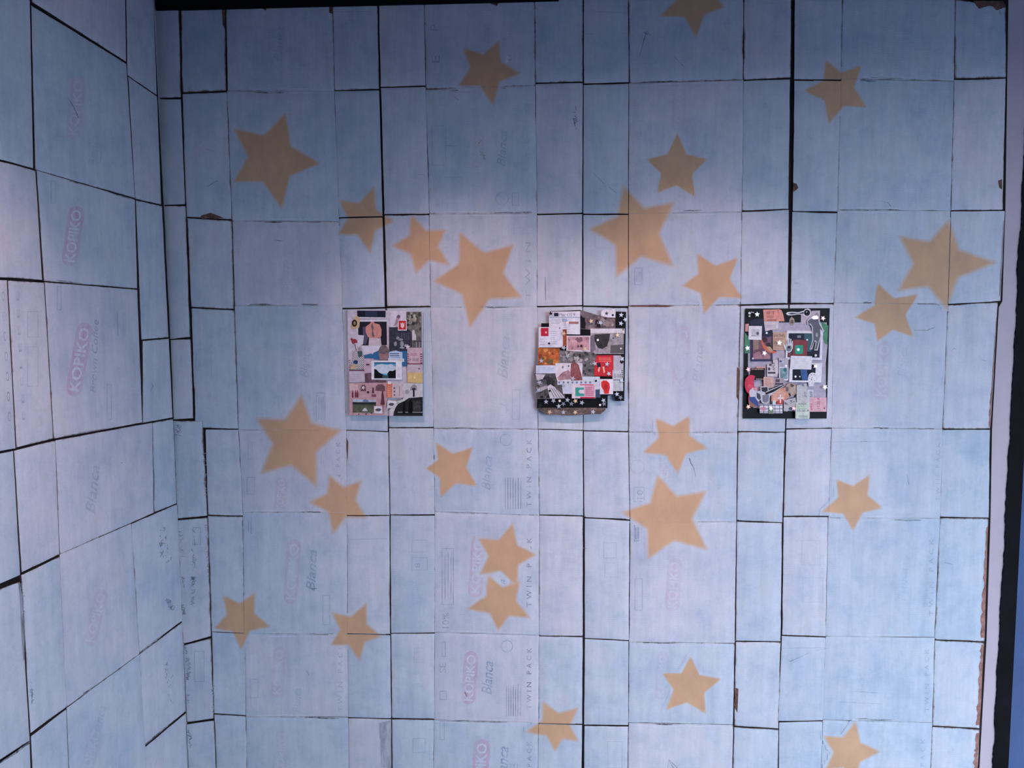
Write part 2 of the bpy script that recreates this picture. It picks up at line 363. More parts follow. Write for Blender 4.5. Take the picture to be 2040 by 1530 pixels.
for nm, quad, w in LQ:
    x0 = quad[0][0]; low = quad[0][1] > 860
    if nm == 'cardboard_panel': g = ((.12, .35), (.25, .5), (.30 if not low else .05, .4), (.10 if low else .3, .5))
    elif x0 < 0: g = ((0, 0), (.8, .6), (.9, .5), (.9, .6))
    elif x0 < 200: g = ((.7, .5), (.9, .6), (.12, .35), (1.0, .6))
    else: g = ((.7 if not low else .08, .5), (.5, .6), (.5, .6), (.5, .6))
    panel(LEFT, wall_left, quad, tuple((a*P, b*P) for a, b in g), nm, None, w)
# carton layer behind the panels, coloured dark as the shade in the gaps
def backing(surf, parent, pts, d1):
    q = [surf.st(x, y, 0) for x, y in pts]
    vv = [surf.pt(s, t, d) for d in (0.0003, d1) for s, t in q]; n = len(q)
    return link('gap_shade_sheet', vv, [tuple(range(n)), tuple(range(2*n-1, n-1, -1))]+[(i, n+i, n+(i+1) % n, (i+1) % n) for i in range(n)], GAP_SHADE, parent)
backing(BACK, wall_back, [(306, -4), (2008, -2), (2002, 420), (1996, 600), (1989, 612), (1975.5, 855), (1972.5, 1030), (1964.5, 1275), (1955.5, 1435), (1942.5, 1685), (384, 1685)], 0.0025)  # runs past the right panel edge as a painted shadow line
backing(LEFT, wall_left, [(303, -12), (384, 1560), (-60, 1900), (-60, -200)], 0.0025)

# ------------------------------------------------------------------ trims: black beam above, black painted post on the right
s0, t0 = BACK.st(345, 4, .01); 
b_ = box('trim_1', (XC+0.005, -0.02, 2.672), (0.05, 0.0, 2.80), BLACK); struct(b_, 'black painted beam along the top of the cardboard', 'trim')
def post():
    rng = random.Random(5); vv = []; n = 330; fs = []; j = 0.0
    for i in range(n+1):
        y = -60 + i*1760/n
        j = .82*j + rng.uniform(-1, 1)
        xl = 2036 - 0.0505*(y-380) + j + rng.uniform(-.7, .7)
        xr = 2036 - 0.0505*(y-380) + 31
        for x, d in ((xl, 0.0005), (xl+1.2, 0.006), (xr, 0.006), (xr, 0.0005)):
            s, t = BACK.st(x, y, d); vv.append(BACK.pt(s, max(0.001, min(2.798, t)), d))
    for i in range(n):
        for k in range(3):
            a = 4*i+k; fs.append((a, a+4, a+5, a+1))
    return link('trim_2', vv, fs, BLACK)
struct(post(), 'rough edged black painted strip beside the cardboard wall', 'trim')
def right_leaf():
    pts = [(2086, -60), (2400, -60), (2400, 1700), (1997, 1700)]
    q = [BACK.st(x, y, 0.004) for x, y in pts]
    vv = [BACK.pt(s, min(2.79, max(0.001, t)), d) for d in (0.0006, 0.0055) for s, t in q]
    return link('trim_3', vv, [(0, 1, 2, 3), (7, 6, 5, 4)]+[(i, 4+i, 4+(i+1) % 4, (i+1) % 4) for i in range(4)], plain('blue_grey_paint', S(70, 90, 132), 0.6, 0.12, 4))
struct(right_leaf(), 'blue grey painted surface beyond the black strip', 'trim')

# ------------------------------------------------------------------ print, cracks and stencilled stars on the cardboard
def inked(o, p): o['rnd'] = p['o']['rnd']; return o
def strip_on(surf, pts, name, mat, lift=0.0003, anchor=None):
    """flat polygon in photo pixels lying on the panel under its first point"""
    ax, ay = anchor or (sum(p[0] for p in pts)/len(pts), sum(p[1] for p in pts)/len(pts))
    p = find_panel(surf, ax, ay)
    if p is None: return None
    vv = []
    for x, y in pts:
        s, t = surf.st(x, y, 0.009); u, v = on_panel(p, s, t); vv.append(surf.pt(s, t, p['depth'](u, v)+lift))
    return inked(link(name, vv, [tuple(range(len(vv)))], mat, p['o'], p['c']), p)
_txt = {}
def text_mesh(body, shear=0.0, bold=0.0, space=1.0):
    key = (body, shear, bold, space)
    if key not in _txt:
        cu = bpy.data.curves.new('lettering', 'FONT'); cu.body = body; cu.shear = shear; cu.offset = bold; cu.space_character = space; cu.resolution_u = 2
        cu.fill_mode = 'FRONT' if hasattr(cu, 'fill_mode') else cu.fill_mode
        ob = bpy.data.objects.new('lettering', cu); COL.objects.link(ob)
        bpy.context.view_layer.update()
        me = bpy.data.meshes.new_from_object(ob.evaluated_get(bpy.context.evaluated_depsgraph_get()))
        vs2 = [(v.co.x, v.co.y) for v in me.vertices]; fs = [tuple(p.vertices) for p in me.polygons]
        bpy.data.objects.remove(ob); bpy.data.meshes.remove(me)
        x0, x1 = min(v[0] for v in vs2), max(v[0] for v in vs2); y0, y1 = min(v[1] for v in vs2), max(v[1] for v in vs2)
        _txt[key] = ([((x-(x0+x1)/2)/(x1-x0), (y-(y0+y1)/2)/(y1-y0)) for x, y in vs2], fs)
    return _txt[key]
def text_px(body, cx, cy, length, height, ang=90, shear=0.0, bold=0.0, space=1.0):
    vs2, fs = text_mesh(body, shear, bold, space); a = math.radians(ang); ca, sa = math.cos(a), math.sin(a)
    return [(cx + x*length*ca - y*height*sa, cy - (x*length*sa + y*height*ca)) for x, y in vs2], fs
def print_text(surf, body, cx, cy, length, height, mat, ang=90, shear=0.0, bold=0.0, name='printed_lettering', lift=0.00045, space=1.0):
    p = find_panel(surf, cx, cy)
    if p is None: return
    pts, fs = text_px(body, cx, cy, length, height, ang, shear, bold, space); vv = []
    for x, y in pts:
        s, t = surf.st(x, y, 0.009); u, v = on_panel(p, s, t); vv.append(surf.pt(s, t, p['depth'](u, v)+lift))
    return inked(link(name, vv, fs, mat, p['o'], p['c']), p)
def rrect(cx, cy, L_, H_, ang, r=0.5, n=5):
    a = math.radians(ang); ca, sa = math.cos(a), math.sin(a); out = []; rr = r*H_
    for k, (qx, qy) in enumerate(((1, 1), (-1, 1), (-1, -1), (1, -1))):
        for i in range(n):
            th = math.radians(90*k + 90*i/(n-1))
            x = qx*(L_/2-rr)+rr*math.cos(th); y = qy*(H_/2-rr)+rr*math.sin(th)
            out.append((cx + x*ca - y*sa, cy - (x*sa + y*ca)))
    return out
PINK = lambda a: flat((184, 150, 182), 0.7, 0, min(.98, a*1.15))
BLUE = lambda a: flat((118, 142, 178), 0.7, 0, min(.98, a*1.1))
INK = lambda a: flat((92, 102, 132), 0.7, 0, min(.98, a*1.1))
PALE = lambda a: flat((196, 200, 216), 0.7, 0, a)
DARK = flat((40, 40, 52), 0.8, 0, .93)
BROWN = flat((104, 78, 72), 0.85, 0, 1.0, 0.3)
def wordmark(surf, cx, cy, L_, H_, a=0.5, ang=86):
    strip_on(surf, rrect(cx, cy, L_*1.16, H_*1.5, ang), 'printed_banner', PINK(a), 0.0003)
    print_text(surf, 'KOPIKO', cx, cy, L_, H_, PALE(min(1, a*1.6)), ang, 0, 0.02, 'printed_wordmark', 0.0006)
def script(surf, cx, cy, L_, H_, a=0.5, ang=87): print_text(surf, 'Blanca', cx, cy, L_, H_, BLUE(a), ang, 0.35, 0.012, 'printed_wordmark')
def spaced(surf, body, x, y0, y1, h, a, ang=90):
    print_text(surf, body, x, (y0+y1)/2, abs(y0-y1)*.96, h, INK(a), ang, 0, .006, space=1.7)
def frame_mark(surf, x0, y0, x1, y1, a, t=1.6):
    m = BLUE(a)
    for q in ([(x0, y0), (x1, y0), (x1, y0+t), (x0, y0+t)], [(x0, y1-t), (x1, y1-t), (x1, y1), (x0, y1)], [(x0, y0), (x0+t, y0), (x0+t, y1), (x0, y1)], [(x1-t, y0), (x1, y0), (x1, y1), (x1-t, y1)]):
        strip_on(surf, q, 'printed_line', m, 0.0004, ((x0+x1)/2, (y0+y1)/2))
def ring_mark(surf, cx, cy, r, a, t=1.4):
    p = find_panel(surf, cx, cy); n = 22; vv = []; fs = []
    if p is None: return
    for i in range(n):
        for rr in (r, r-t):
            x, y = cx+rr*math.cos(2*math.pi*i/n), cy+rr*math.sin(2*math.pi*i/n)
            s, t_ = surf.st(x, y, .009); u, v = on_panel(p, s, t_); vv.append(surf.pt(s, t_, p['depth'](u, v)+.0004))
    for i in range(n): j = (i+1) % n; fs.append((2*i, 2*j, 2*j+1, 2*i+1))
    inked(link('printed_ring', vv, fs, BLUE(a), p['o'], p['c']), p)
def lines_mark(surf, x0, y0, x1, y1, n, a):
    for i in range(n):
        x = x0+(x1-x0)*i/(n-1)
        strip_on(surf, [(x, y0+random.uniform(0, (y1-y0)*.25)), (x+1.3, y0), (x+1.3, y1), (x, y1)], 'printed_line', INK(a), 0.0004, ((x0+x1)/2, (y0+y1)/2))

for args in ((936, 1350, 92, 19, .62), (950, 1128, 108, 19, .5), (957, 1530, 100, 22, .6), (583, 1138, 112, 19, .42), (555, 1338, 88, 17, .28), (1342, 1165, 92, 20, .30), (1357, 716, 118, 20, .26),
             (1758, 738, 104, 20, .22), (1318, 1345, 84, 16, .22), (560, 985, 60, 16, .35), (952, 300, 60, 15, .25), (1352, 220, 70, 18, .16), (575, 560, 66, 18, .2), (560, 1500, 80, 18, .2), (1325, 930, 64, 16, .25)):
    wordmark(BACK, *args)
for args in ((971, 1350, 66, 21, .85), (1000, 1152, 66, 22, .8), (1001, 1522, 70, 22, .8), (970, 942, 68, 19, .6), (621, 1136, 82, 18, .75), (1003, 712, 84, 22, .38), (608, 722, 62, 20, .42),
             (1390, 722, 84, 18, .30), (1797, 722, 60, 17, .28), (1000, 296, 72, 17, .45), (556, 88, 70, 17, .40), (567, 548, 60, 18, .25), (968, 66, 40, 17, .3), (1798, 1165, 66, 16, .25), (592, 1395, 50, 16, .3), (1402, 268, 44, 14, .25)):
    script(BACK, *args)
for y0, y1, a, body in ((1415, 1288, .95, 'TWIN PACK'), (1212, 1068, .75, 'TWIN PACK'), (1012, 872, .7, 'TWIN PACK'), (1528, 1475, .6, 'PACK'), (600, 480, .4, 'TWIN'), (318, 205, .18, 'TWIN'),):
    spaced(BACK, body, 1054 if y0 > 650 else 1052, y0, y1, 10, a)
for x, y0, y1, a in ((1868, 1000, 880, .35), (1855, 1230, 1070, .35), (1846, 1420, 1290, .4), (674, 1000, 878, .5), (678, 1420, 1280, .3), (1838, 1528, 1470, .3)):
    spaced(BACK, 'TWIN PACK' if abs(y1-y0) > 70 else 'PACK', x, y0, y1, 9, a)
for x, y, r, a in ((1010, 1287, 12, .9), (1008, 876, 12, .8), (1000, 396, 13, .5), (998, 816, 12, .3), (1250+20, 930, 14, .4), (618, 300, 13, .2)): ring_mark(BACK, x, y, r, a)
for q in ((886, 1100, 898, 1195, 3, .6), (1268, 540, 1276, 562, 3, .7), (1266, 1046, 1270, 1074, 2, .8), (635, 790, 643, 836, 3, .6), (495, 1036, 500, 1060, 2, .4), (640, 890, 648, 925, 3, .4), (1008, 1362, 1036, 1426, 7, .9), (1006, 950, 1037, 1014, 7, .85), (990, 1205, 1030, 1235, 4, .7), (622, 1000, 640, 1012, 4, .8), (1010, 1520, 1030, 1540, 4, .5)): lines_mark(BACK, *q)
for q in ((880, 1092, 904, 1205, .7), (880, 1278, 888, 1308, .7), (876, 1376, 890, 1394, .7), (876, 1436, 886, 1474, .6), (882, 868, 886, 884, .5), (630, 782, 648, 842, .6), (643, 1185, 658, 1245, .45), (862, 18, 866, 30, .4), (1264, 533, 1280, 568, .8),
          (1263, 1041, 1273, 1078, .8), (1264, 1152, 1280, 1216, .6), (1262, 970, 1284, 1000, .5), (1020, 384, 1034, 410, .5), (1020, 776, 1036, 836, .4), (1202, 1080, 1228, 1112, .35), (1204, 1120, 1232, 1150, .3), (820, 1075, 852, 1100, .45), (820, 1110, 852, 1136, .4),
          (824, 1290, 846, 1320, .3), (822, 1470, 848, 1500, .5), (500, 1030, 502, 1064, .5), (492, 950, 508, 985, .5), (494, 880, 504, 915, .4), (498, 1352, 515, 1390, .4), (860, 250, 888, 330, .35), (655, 40, 660, 60, .3), (390, 696, 422, 790, .25), (1596, 1076, 1634, 1126, .25), (1598, 1150, 1640, 1200, .25),
          (1685, 1480, 1700, 1516, .2), (387, 1296, 408, 1358, .6), (384, 1050, 401, 1085, .7), (1210, 1476, 1240, 1530, .35), (552, 1474, 566, 1500, .3)):
    frame_mark(BACK, *q)
for bd, x, y, L_, h, a in (('10%', 888, 1236, 30, 14, .75), ('SE', 882, 1330, 20, 13, .5), ('E', 868, 118, 14, 16, .5), ('P', 866, 55, 13, 17, .5), ('10', 1275, 985, 18, 12, .4),
                        ('8', 832, 1126, 10, 10, .4)):
    print_text(BACK, bd, x, y, L_, h, INK(a))
wordmark(LEFT, 157, 716, 128, 21, .75, 80); wordmark(LEFT, 144, 470, 104, 21, .75, 82); wordmark(LEFT, 150, 215, 110, 20, .35, 84)
wordmark(LEFT, 190, 1230, 100, 18, .35, 76); wordmark(LEFT, 180, 1500, 90, 18, .2, 76)
print_text(LEFT, 'Brown Coffee', 187, 710, 146, 12, BLUE(.85), 88, .3)
script(LEFT, 183, 975, 96, 20, .5, 84); script(LEFT, 185, 300, 60, 18, .3, 86); script(LEFT, 195, 1440, 70, 18, .3, 78)
frame_mark(LEFT, 112, 570, 121, 618, .6); frame_mark(LEFT, 212, 765, 222, 836, .6); frame_mark(LEFT, 54, 620, 76, 672, .45); frame_mark(LEFT, 54, 690, 76, 770, .45); frame_mark(LEFT, 190, 285, 200, 325, .4); frame_mark(LEFT, 100, 360, 110, 405, .5)
for y in range(590, 870, 40): print_text(LEFT, 'O', 4+(y-560)*.05, y, 20, 6, INK(.7), 92)
for y in range(590, 860, 34): print_text(LEFT, 'E', 33+(y-560)*.05, y, 18, 6, INK(.5), 92)

def scribble(surf, pts, w, n, seed):
    rg = random.Random(seed); p = find_panel(surf, *pts[len(pts)//2]); vv, fs = [], []
    if p is None: return
    for k in range(n):
        i = rg.randrange(len(pts)-1); f_ = rg.random()
        x = pts[i][0]+(pts[i+1][0]-pts[i][0])*f_+rg.gauss(0, w*.5); y = pts[i][1]+(pts[i+1][1]-pts[i][1])*f_
        a = rg.uniform(0, 3.1); l, h = rg.uniform(1.5, 4.5), rg.uniform(.5, 1.0); ca, sa = math.cos(a), math.sin(a)
        for dx, dy in ((-l, -h), (l, -h*.4), (l, h*.4), (-l, h)):
            s_, t = surf.st(x+dx*ca-dy*sa, y+dx*sa+dy*ca, .009); u, v = on_panel(p, s_, t); vv.append(surf.pt(s_, t, p['depth'](u, v)+.0006+.00001*k))
        fs.append((4*k, 4*k+1, 4*k+2, 4*k+3))
    inked(link('ink_scribble', vv, fs, flat((62, 66, 84), .8, 0, .9), p['o'], p['c']), p)
def crack(surf, pts, w=1.4, mat=None, name='crack'):
    a, b = [], []
    for i, (x, y) in enumerate(pts):
        x0, y0 = pts[max(i-1, 0)]; x1, y1 = pts[min(i+1, len(pts)-1)]; L_ = math.hypot(x1-x0, y1-y0) or 1
        nx, ny = -(y1-y0)/L_, (x1-x0)/L_; k = w*(0.25 if i in (0, len(pts)-1) else 0.5)
        a.append((x+nx*k, y+ny*k)); b.append((x-nx*k, y-ny*k))
    p = find_panel(surf, *pts[len(pts)//2])
    if p is None: return
    vv = []
    for x, y in a+b:
        s, t = surf.st(x, y, .009); u, v = on_panel(p, s, t); vv.append(surf.pt(s, t, p['depth'](u, v)+.0007))
    n = len(pts); inked(link(name, vv, [(i, i+1, n+i+1, n+i) for i in range(n-1)], mat or DARK, p['o'], p['c']), p)
for pts, w in (([(1372, 908), (1376, 922), (1382, 932), (1386, 950)], 1.6), ([(1274, 112), (1283, 80), (1288, 62)], 1.6), ([(1283, 64), (1290, 70)], 4), ([(1288, 62), (1296, 72)], 2), ([(1342, 112), (1364, 135)], 1.2), ([(997, 121), (1019, 120)], 1.6),
                ([(1752, 400), (1768, 404), (1775, 412)], 1.4), ([(1818, 658), (1846, 658), (1862, 652)], 1.4), ([(1583, 564), (1592, 564)], 2), ([(889, 290), (911, 291)], 1.4), ([(885, 353), (921, 353)], 1.2), ([(905, 193), (914, 200)], 1.5),
                ([(547, 478), (558, 480), (566, 480)], 2), ([(404, 290), (408, 292)], 2.2), ([(410, 297), (428, 302)], 1.6), ([(412, 372), (434, 360)], 1.6), ([(1142, 235), (1147, 258)], 2.6), ([(1140, 224), (1147, 224)], 1.6), ([(1146, 212), (1148, 220)], 2.2),
                ([(1213, 372), (1228, 385)], 1.5), ([(1182, 345), (1205, 368)], .9), ([(832, 348), (846, 349)], 1.8), ([(1893, 700), (1900, 694), (1904, 696)], 1.6), ([(1955, 716), (1964, 720)], 1.6), ([(1714, 880), (1728, 879)], 1.6), ([(1806, 945), (1810, 965)], 1.4),
                ([(1700, 1377), (1748, 1380)], 1.0), ([(1672, 1398), (1760, 1402)], .9), ([(1570, 1316), (1574, 1317), (1612, 1300)], .9), ([(1555, 1309), (1650, 1291)], .7), ([(622, 1172), (632, 1172)], 2), ([(612, 1336), (616, 1345)], 2.2), ([(1330, 1528), (1332, 1514), (1342, 1530)], 2.2), ([(1332, 1512), (1352, 1532)], 2.0),
                ([(926, 1378), (930, 1388)], 3), ([(952, 288), (960, 278)], 2.5), ([(960, 306), (966, 318)], 3), ([(470, 1290), (470, 1291)], 1), ([(1165, 916), (1172, 916)], 1.6), ([(1160, 1091), (1170, 1092)], 1.6), ([(1086, 552), (1087, 598)], 1.8),
                ([(1880, 1120), (1896, 1124)], 1.4)):
    crack(BACK, pts, w)
for k, (pts, w, n) in enumerate((([(386, 1048), (390, 1085)], 2, 12), ([(385, 1090), (388, 1140)], 2.5, 14), ([(386, 1145), (384, 1205)], 3.5, 46), ([(376, 1318), (376, 1354)], 3, 30), ([(373, 1288), (375, 1318)], 2.5, 12), ([(375, 1380), (373, 1408)], 2, 8), ([(379, 1455), (381, 1490)], 3, 22),
                  ([(366, 1150), (368, 1170)], 2, 8), ([(362, 1200), (368, 1225)], 4, 26), ([(360, 1056), (366, 1110)], 3, 12), ([(350, 930), (352, 962)], 1.6, 14), ([(410, 1040), (418, 1180)], 2, 18), ([(424, 1360), (426, 1420)], 2, 14), ([(408, 900), (410, 990)], 2, 16), ([(356, 846), (360, 870)], 5, 14),
                  ([(1146, 232), (1148, 260)], 1.2, 8), ([(955, 290), (966, 318)], 3, 12), ([(878, 505), (896, 530)], 4, 8))):
    scribble(BACK, pts, w, n, k)
for k, (pts, w, n) in enumerate((([(332, 1195), (344, 1215)], 4, 26), ([(318, 1050), (322, 1110)], 2.5, 16), ([(325, 1048), (335, 1120)], 5, 16), ([(42, 1160), (44, 1225)], 2, 30), ([(60, 1355), (64, 1400)], 2, 18), ([(328, 1320), (340, 1400)], 5, 18), ([(325, 836), (343, 833)], 2, 14))):
    scribble(LEFT, pts, w, n, 50+k)
strip_on(BACK, [(1006, 124), (1007, 116), (1011, 112), (1014, 115), (1013, 124), (1009, 127)], 'torn_hole', flat((214, 214, 218)), .0009)
for pts in ([(666, 24), (735, 23)], [(1166, 68), (1250, 67)], [(1558, 1291), (1644, 1290)], [(696, 1074), (772, 1073)], [(1180, 24), (1248, 25)], [(1660, 880), (1770, 879)]): crack(BACK, pts, 1.2, flat((150, 158, 178), .7), 'crease')
for pts, w in (([(133, 194), (146, 214), (155, 236)], 2.0), ([(300, 760), (303, 770), (299, 780)], 1.2), ([(232, 620), (234, 670)], 1.4), ([(303, 888), (306, 950), (306, 998)], 1.5), ([(262, 1043), (280, 1034), (305, 1022)], 3.2), ([(43, 1140), (80, 1124), (118, 1105)], 4), ([(62, 1462), (96, 1437), (131, 1410)], 4.5),
                ([(279, 1300), (300, 1284), (320, 1268)], 2.8), ([(286, 1486), (310, 1465), (335, 1445)], 2.6), ([(0, 1519), (30, 1500), (58, 1478)], 4), ([(37, 1160), (42, 1190), (44, 1240), (46, 1315)], 6), ([(165, 1385), (188, 1368)], 1.2), ([(240, 922), (242, 922)], 3), ):
    crack(LEFT, pts, w)
# torn slots and fold ridges with painted edge highlights along the folded joints
for x0, y0, x1, y1 in ((495, 185, 575, 185), (525, 443, 563, 443), (604, 442, 640, 443), (498, 607, 541, 607), (600, 607, 634, 607), (880, 180, 920, 180), (960, 178, 1008, 176), (985, 424, 1060, 423), (952, 612, 1014, 612), (612, 1263, 655, 1264), (608, 1429, 675, 1431), (890, 1436, 1010, 1438), (1280, 1280, 1345, 1281),
                       (1275, 1440, 1340, 1443), (1735, 155, 1800, 156), (1712, 161, 1745, 162), (1675, 419, 1790, 418), (1740, 852, 1770, 853), (1806, 854, 1860, 854), (1772, 1036, 1835, 1036), (1362, 420, 1400, 419), (1290, 163, 1350, 162), (1640+60, 1432, 1775, 1434), (888, 853, 1000, 854), (1720, 603, 1740, 603), (610, 1020, 640, 1020)):
    xm = (x0+x1)/2; crack(BACK, [(x0, y0), (x0*.7+x1*.3, y0-.6), (xm, (y0+y1)/2+.5), (x0*.2+x1*.8, y1), (x1, y1)], 2.2, flat((58, 52, 62), .85, 0, .95), 'torn_slot')
for x0, y0, x1, y1 in ((136, 361, 163, 367), (222, 386, 265, 397), (112, 558, 164, 566), (126, 869, 215, 853), (165, 1382, 190, 1366), (170, 1081, 195, 1070)):
    crack(LEFT, [(x0, y0), ((x0+x1)/2, (y0+y1)/2), (x1, y1)], 2.4, flat((58, 52, 62), .85, 0, .95), 'torn_slot')
RIDGE_HIGHLIGHT = flat((206, 212, 224), .6, 0, .8)  # pale colour stands for light caught on the fold edges
rg_ = random.Random(3)
for c in MAIN:
    for k, (yl, yr) in enumerate(HR[c]):
        for off in (-4, 4):
            f0 = rg_.uniform(0, .35); f1 = rg_.uniform(.55, 1.0)
            xl, xr = vx(c, yl)+3, vx(c+1, yr)-3
            crack(BACK, [(xl+(xr-xl)*(f0+(f1-f0)*i/6), yl+(yr-yl)*(f0+(f1-f0)*i/6)+off+rg_.uniform(-.9, .9)) for i in range(7)], 1.7, RIDGE_HIGHLIGHT, 'crease')
# brown bare patches where the paint has flaked
for pts in ([(1256, 608), (1310, 607), (1345, 609), (1330, 612), (1256, 611)], [(498, 606), (530, 605), (541, 607), (520, 609)], [(600, 605), (632, 606), (618, 608)], [(526, 443), (545, 441), (563, 443), (546, 445)], [(604, 441), (640, 442), (620, 444)], [(400, 430), (420, 424), (446, 434), (402, 436)],
            [(690, 871), (694, 880), (693, 920), (690, 890)], [(1468, 730), (1474, 738), (1472, 800), (1467, 790)], [(1466, 1370), (1471, 1372), (1469, 1420), (1462, 1405)], 
            [(1938, 2), (1998, 2), (2004, 14), (1985, 21), (1975, 10), (1950, 18)], [(330, 0), (352, 0), (348, 22), (330, 20)], [(441, 6), (450, 8), (449, 60), (444, 50)], [(656, 0), (664, 0), (663, 28), (656, 26)], [(524, 8), (534, 10), (530, 22), (524, 18)],
            [(755, 1440), (779, 1434), (779, 1530), (760, 1528)], [(1580, 364), (1586, 366), (1590, 374), (1587, 378), (1580, 383)], [(1988, 360), (1996, 357), (1996, 378), (1990, 374)], [(1574, 722), (1580, 724), (1578, 740)], [(972, 0), (996, 2), (990, 12), (978, 8)]):
    strip_on(BACK, pts, 'bare_patch', BROWN if pts[0] != (755, 1440) else flat((120, 128, 150), .8, 0, .8), 0.0006)

for y0, y1, w0, w1 in ((1050, 1270, 3, 9), (1284, 1444, 6, 9), (1460, 1560, 7, 10), (440, 590, 1, 2), (640, 850, 1, 4)):
    rg = random.Random(y0); n = 26; edge_ = lambda y: vx(12, y)-1.5+(4 if y < 600 else 0)
    ys = [y0+(y1-y0)*i/n for i in range(n+1)]
    strip_on(BACK, [(edge_(y), y) for y in ys]+[(edge_(y)-(w0+(w1-w0)*(y-y0)/(y1-y0))*rg.uniform(.55, 1.25), y) for y in reversed(ys)], 'bare_edge', flat((150, 112, 106), .85, 0, 1.0, .22, 160), .0006)
# stencilled stars -------------------------------------------------
STARS = [([(1352, -48), (1428, -58), (1444, 14), (1386, 75), (1315, 32)], 1.0, 'gold star cut by the top edge of the cardboard wall'),
 ([(923, 96), (994, 82), (1036, 146), (983, 209), (913, 171)], 1.2, 'gold star beside a small torn hole, with a fold through its lowest point'),
 ([(467, 257), (569, 226), (637, 326), (562, 416), (467, 362)], 1.2, 'large gold star on the column next to the corner strip, above the crooked pair'),
 ([(676, 399), (745, 373), (785, 441), (738, 504), (674, 467)], 1.3, 'gold star crossed by a wide dark joint between two flaps'),
 ([(819, 426), (887, 458), (895, 528), (829, 544), (782, 490)], 1.6, 'blurred gold star almost touching the large bright star beside it'),
 ([(916, 463), (1023, 488), (1038, 592), (936, 653), (864, 560)], 1.5, 'large bright gold star directly above the gap between two collages'),
 ([(1349, 265), (1409, 317), (1385, 393), (1309, 385), (1287, 318)], .7, 'crisp gold star with one point straight up near a large blurred star'),
 ([(1242, 370), (1342, 404), (1341, 530), (1228, 551), (1175, 456)], 1.9, 'large soft edged gold star crossing a vertical fold and a row joint'),
 ([(1388, 505), (1469, 514), (1479, 594), (1402, 625), (1360, 569)], 1.0, 'gold star just above and beside the black backed collage'),
 ([(1645, 120), (1716, 131), (1726, 214), (1651, 247), (1601, 181)], .9, 'gold star crossed by a dark slot beside the widest joint'),
 ([(1890, 439), (1982, 523), (1885, 615), (1789, 579), (1792, 471)], 1.9, 'large brownish gold star on the last column by the plaster edge'),
 ([(1748, 564), (1829, 586), (1819, 671), (1748, 679), (1702, 632)], .8, 'gold star under the large star of the last column'),
 ([(601, 787), (679, 857), (631, 969), (521, 942), (512, 834)], 2.0, 'large soft gold star below and beside the pale paper collage'),
 ([(657, 947), (720, 958), (731, 1031), (664, 1063), (617, 1000)], 1.8, 'soft gold star touching the foot of a large star'),
 ([(868, 881), (942, 891), (951, 968), (878, 991), (849, 933)], 1.0, 'gold star beside the torn script wordmark'),
 ([(1306, 833), (1373, 828), (1409, 893), (1350, 944), (1282, 901)], 1.2, 'gold star with pinkish foot below a row joint between two collages'),
 ([(1310, 946), (1406, 979), (1409, 1095), (1291, 1113), (1239, 1021)], 1.7, 'large soft gold star crossed by a horizontal fold'),
 ([(1666, 955), (1731, 946), (1759, 1012), (1699, 1058), (1637, 1019)], 1.0, 'pale gold star whose lowest point fades below a fold'),
 ([(952, 1072), (1021, 1042), (1068, 1105), (1030, 1168), (956, 1144)], 1.2, 'upper of two overlapping gold stars'),
 ([(972, 1146), (1036, 1158), (1055, 1230), (993, 1255), (931, 1213)], 1.3, 'lower of two overlapping gold stars'),
 ([(445, 1186), (508, 1181), (539, 1248), (480, 1293), (427, 1252)], 1.2, 'gold star on the first column beside the corner strips'),
 ([(662, 1220), (730, 1202), (761, 1267), (717, 1316), (660, 1284)], 1.3, 'gold star across a fold and a dark row joint'),
 ([(1376, 1307), (1435, 1352), (1406, 1422), (1327, 1413), (1320, 1341)], .8, 'crisp pale gold star alone in the middle of its panel'),
 ([(1081, 1397), (1151, 1410), (1152, 1476), (1106, 1496), (1048, 1457)], 1.4, 'small gold star split by a dark row joint'),
 ([(1704, 1437), (1753, 1497), (1702, 1562), (1645, 1532), (1640, 1465)], 1.2, 'pale gold star below the lowest row joint')]
def clip(poly, a, b):
    out = []; n = len(poly)
    f_ = lambda p: (b[0]-a[0])*(p[1]-a[1])-(b[1]-a[1])*(p[0]-a[0])
    for i in range(n):
        p, q = poly[i], poly[(i+1) % n]; fp, fq = f_(p), f_(q)
        if fp >= 0: out.append(p)
        if (fp >= 0) != (fq >= 0):
            k = fp/(fp-fq); out.append((p[0]+(q[0]-p[0])*k, p[1]+(q[1]-p[1])*k))
    return out
def sdist(p, poly):
    best = 1e9; inside = False; n = len(poly)
    for i in range(n):
        a, b = poly[i], poly[(i+1) % n]
        dx, dy = b[0]-a[0], b[1]-a[1]; k = max(0, min(1, ((p[0]-a[0])*dx+(p[1]-a[1])*dy)/(dx*dx+dy*dy)))
        best = min(best, math.hypot(p[0]-a[0]-k*dx, p[1]-a[1]-k*dy))
        if (a[1] > p[1]) != (b[1] > p[1]) and p[0] < (b[0]-a[0])*(p[1]-a[1])/(b[1]-a[1])+a[0]: inside = not inside
    return best if inside else -best
PPX = 0.00163
POLYS = []
for tips, fe, label in STARS:
    cx = sum(t[0] for t in tips)/5; cy = sum(t[1] for t in tips)/5; poly = []
    for i in range(5):
        a, b = tips[i], tips[(i+1) % 5]; m = ((a[0]+b[0])/2, (a[1]+b[1])/2)
        poly += [a, (cx+(m[0]-cx)*.62, cy+(m[1]-cy)*.62)]
    POLYS.append([BACK.st(x, y, .0095) for x, y in poly])
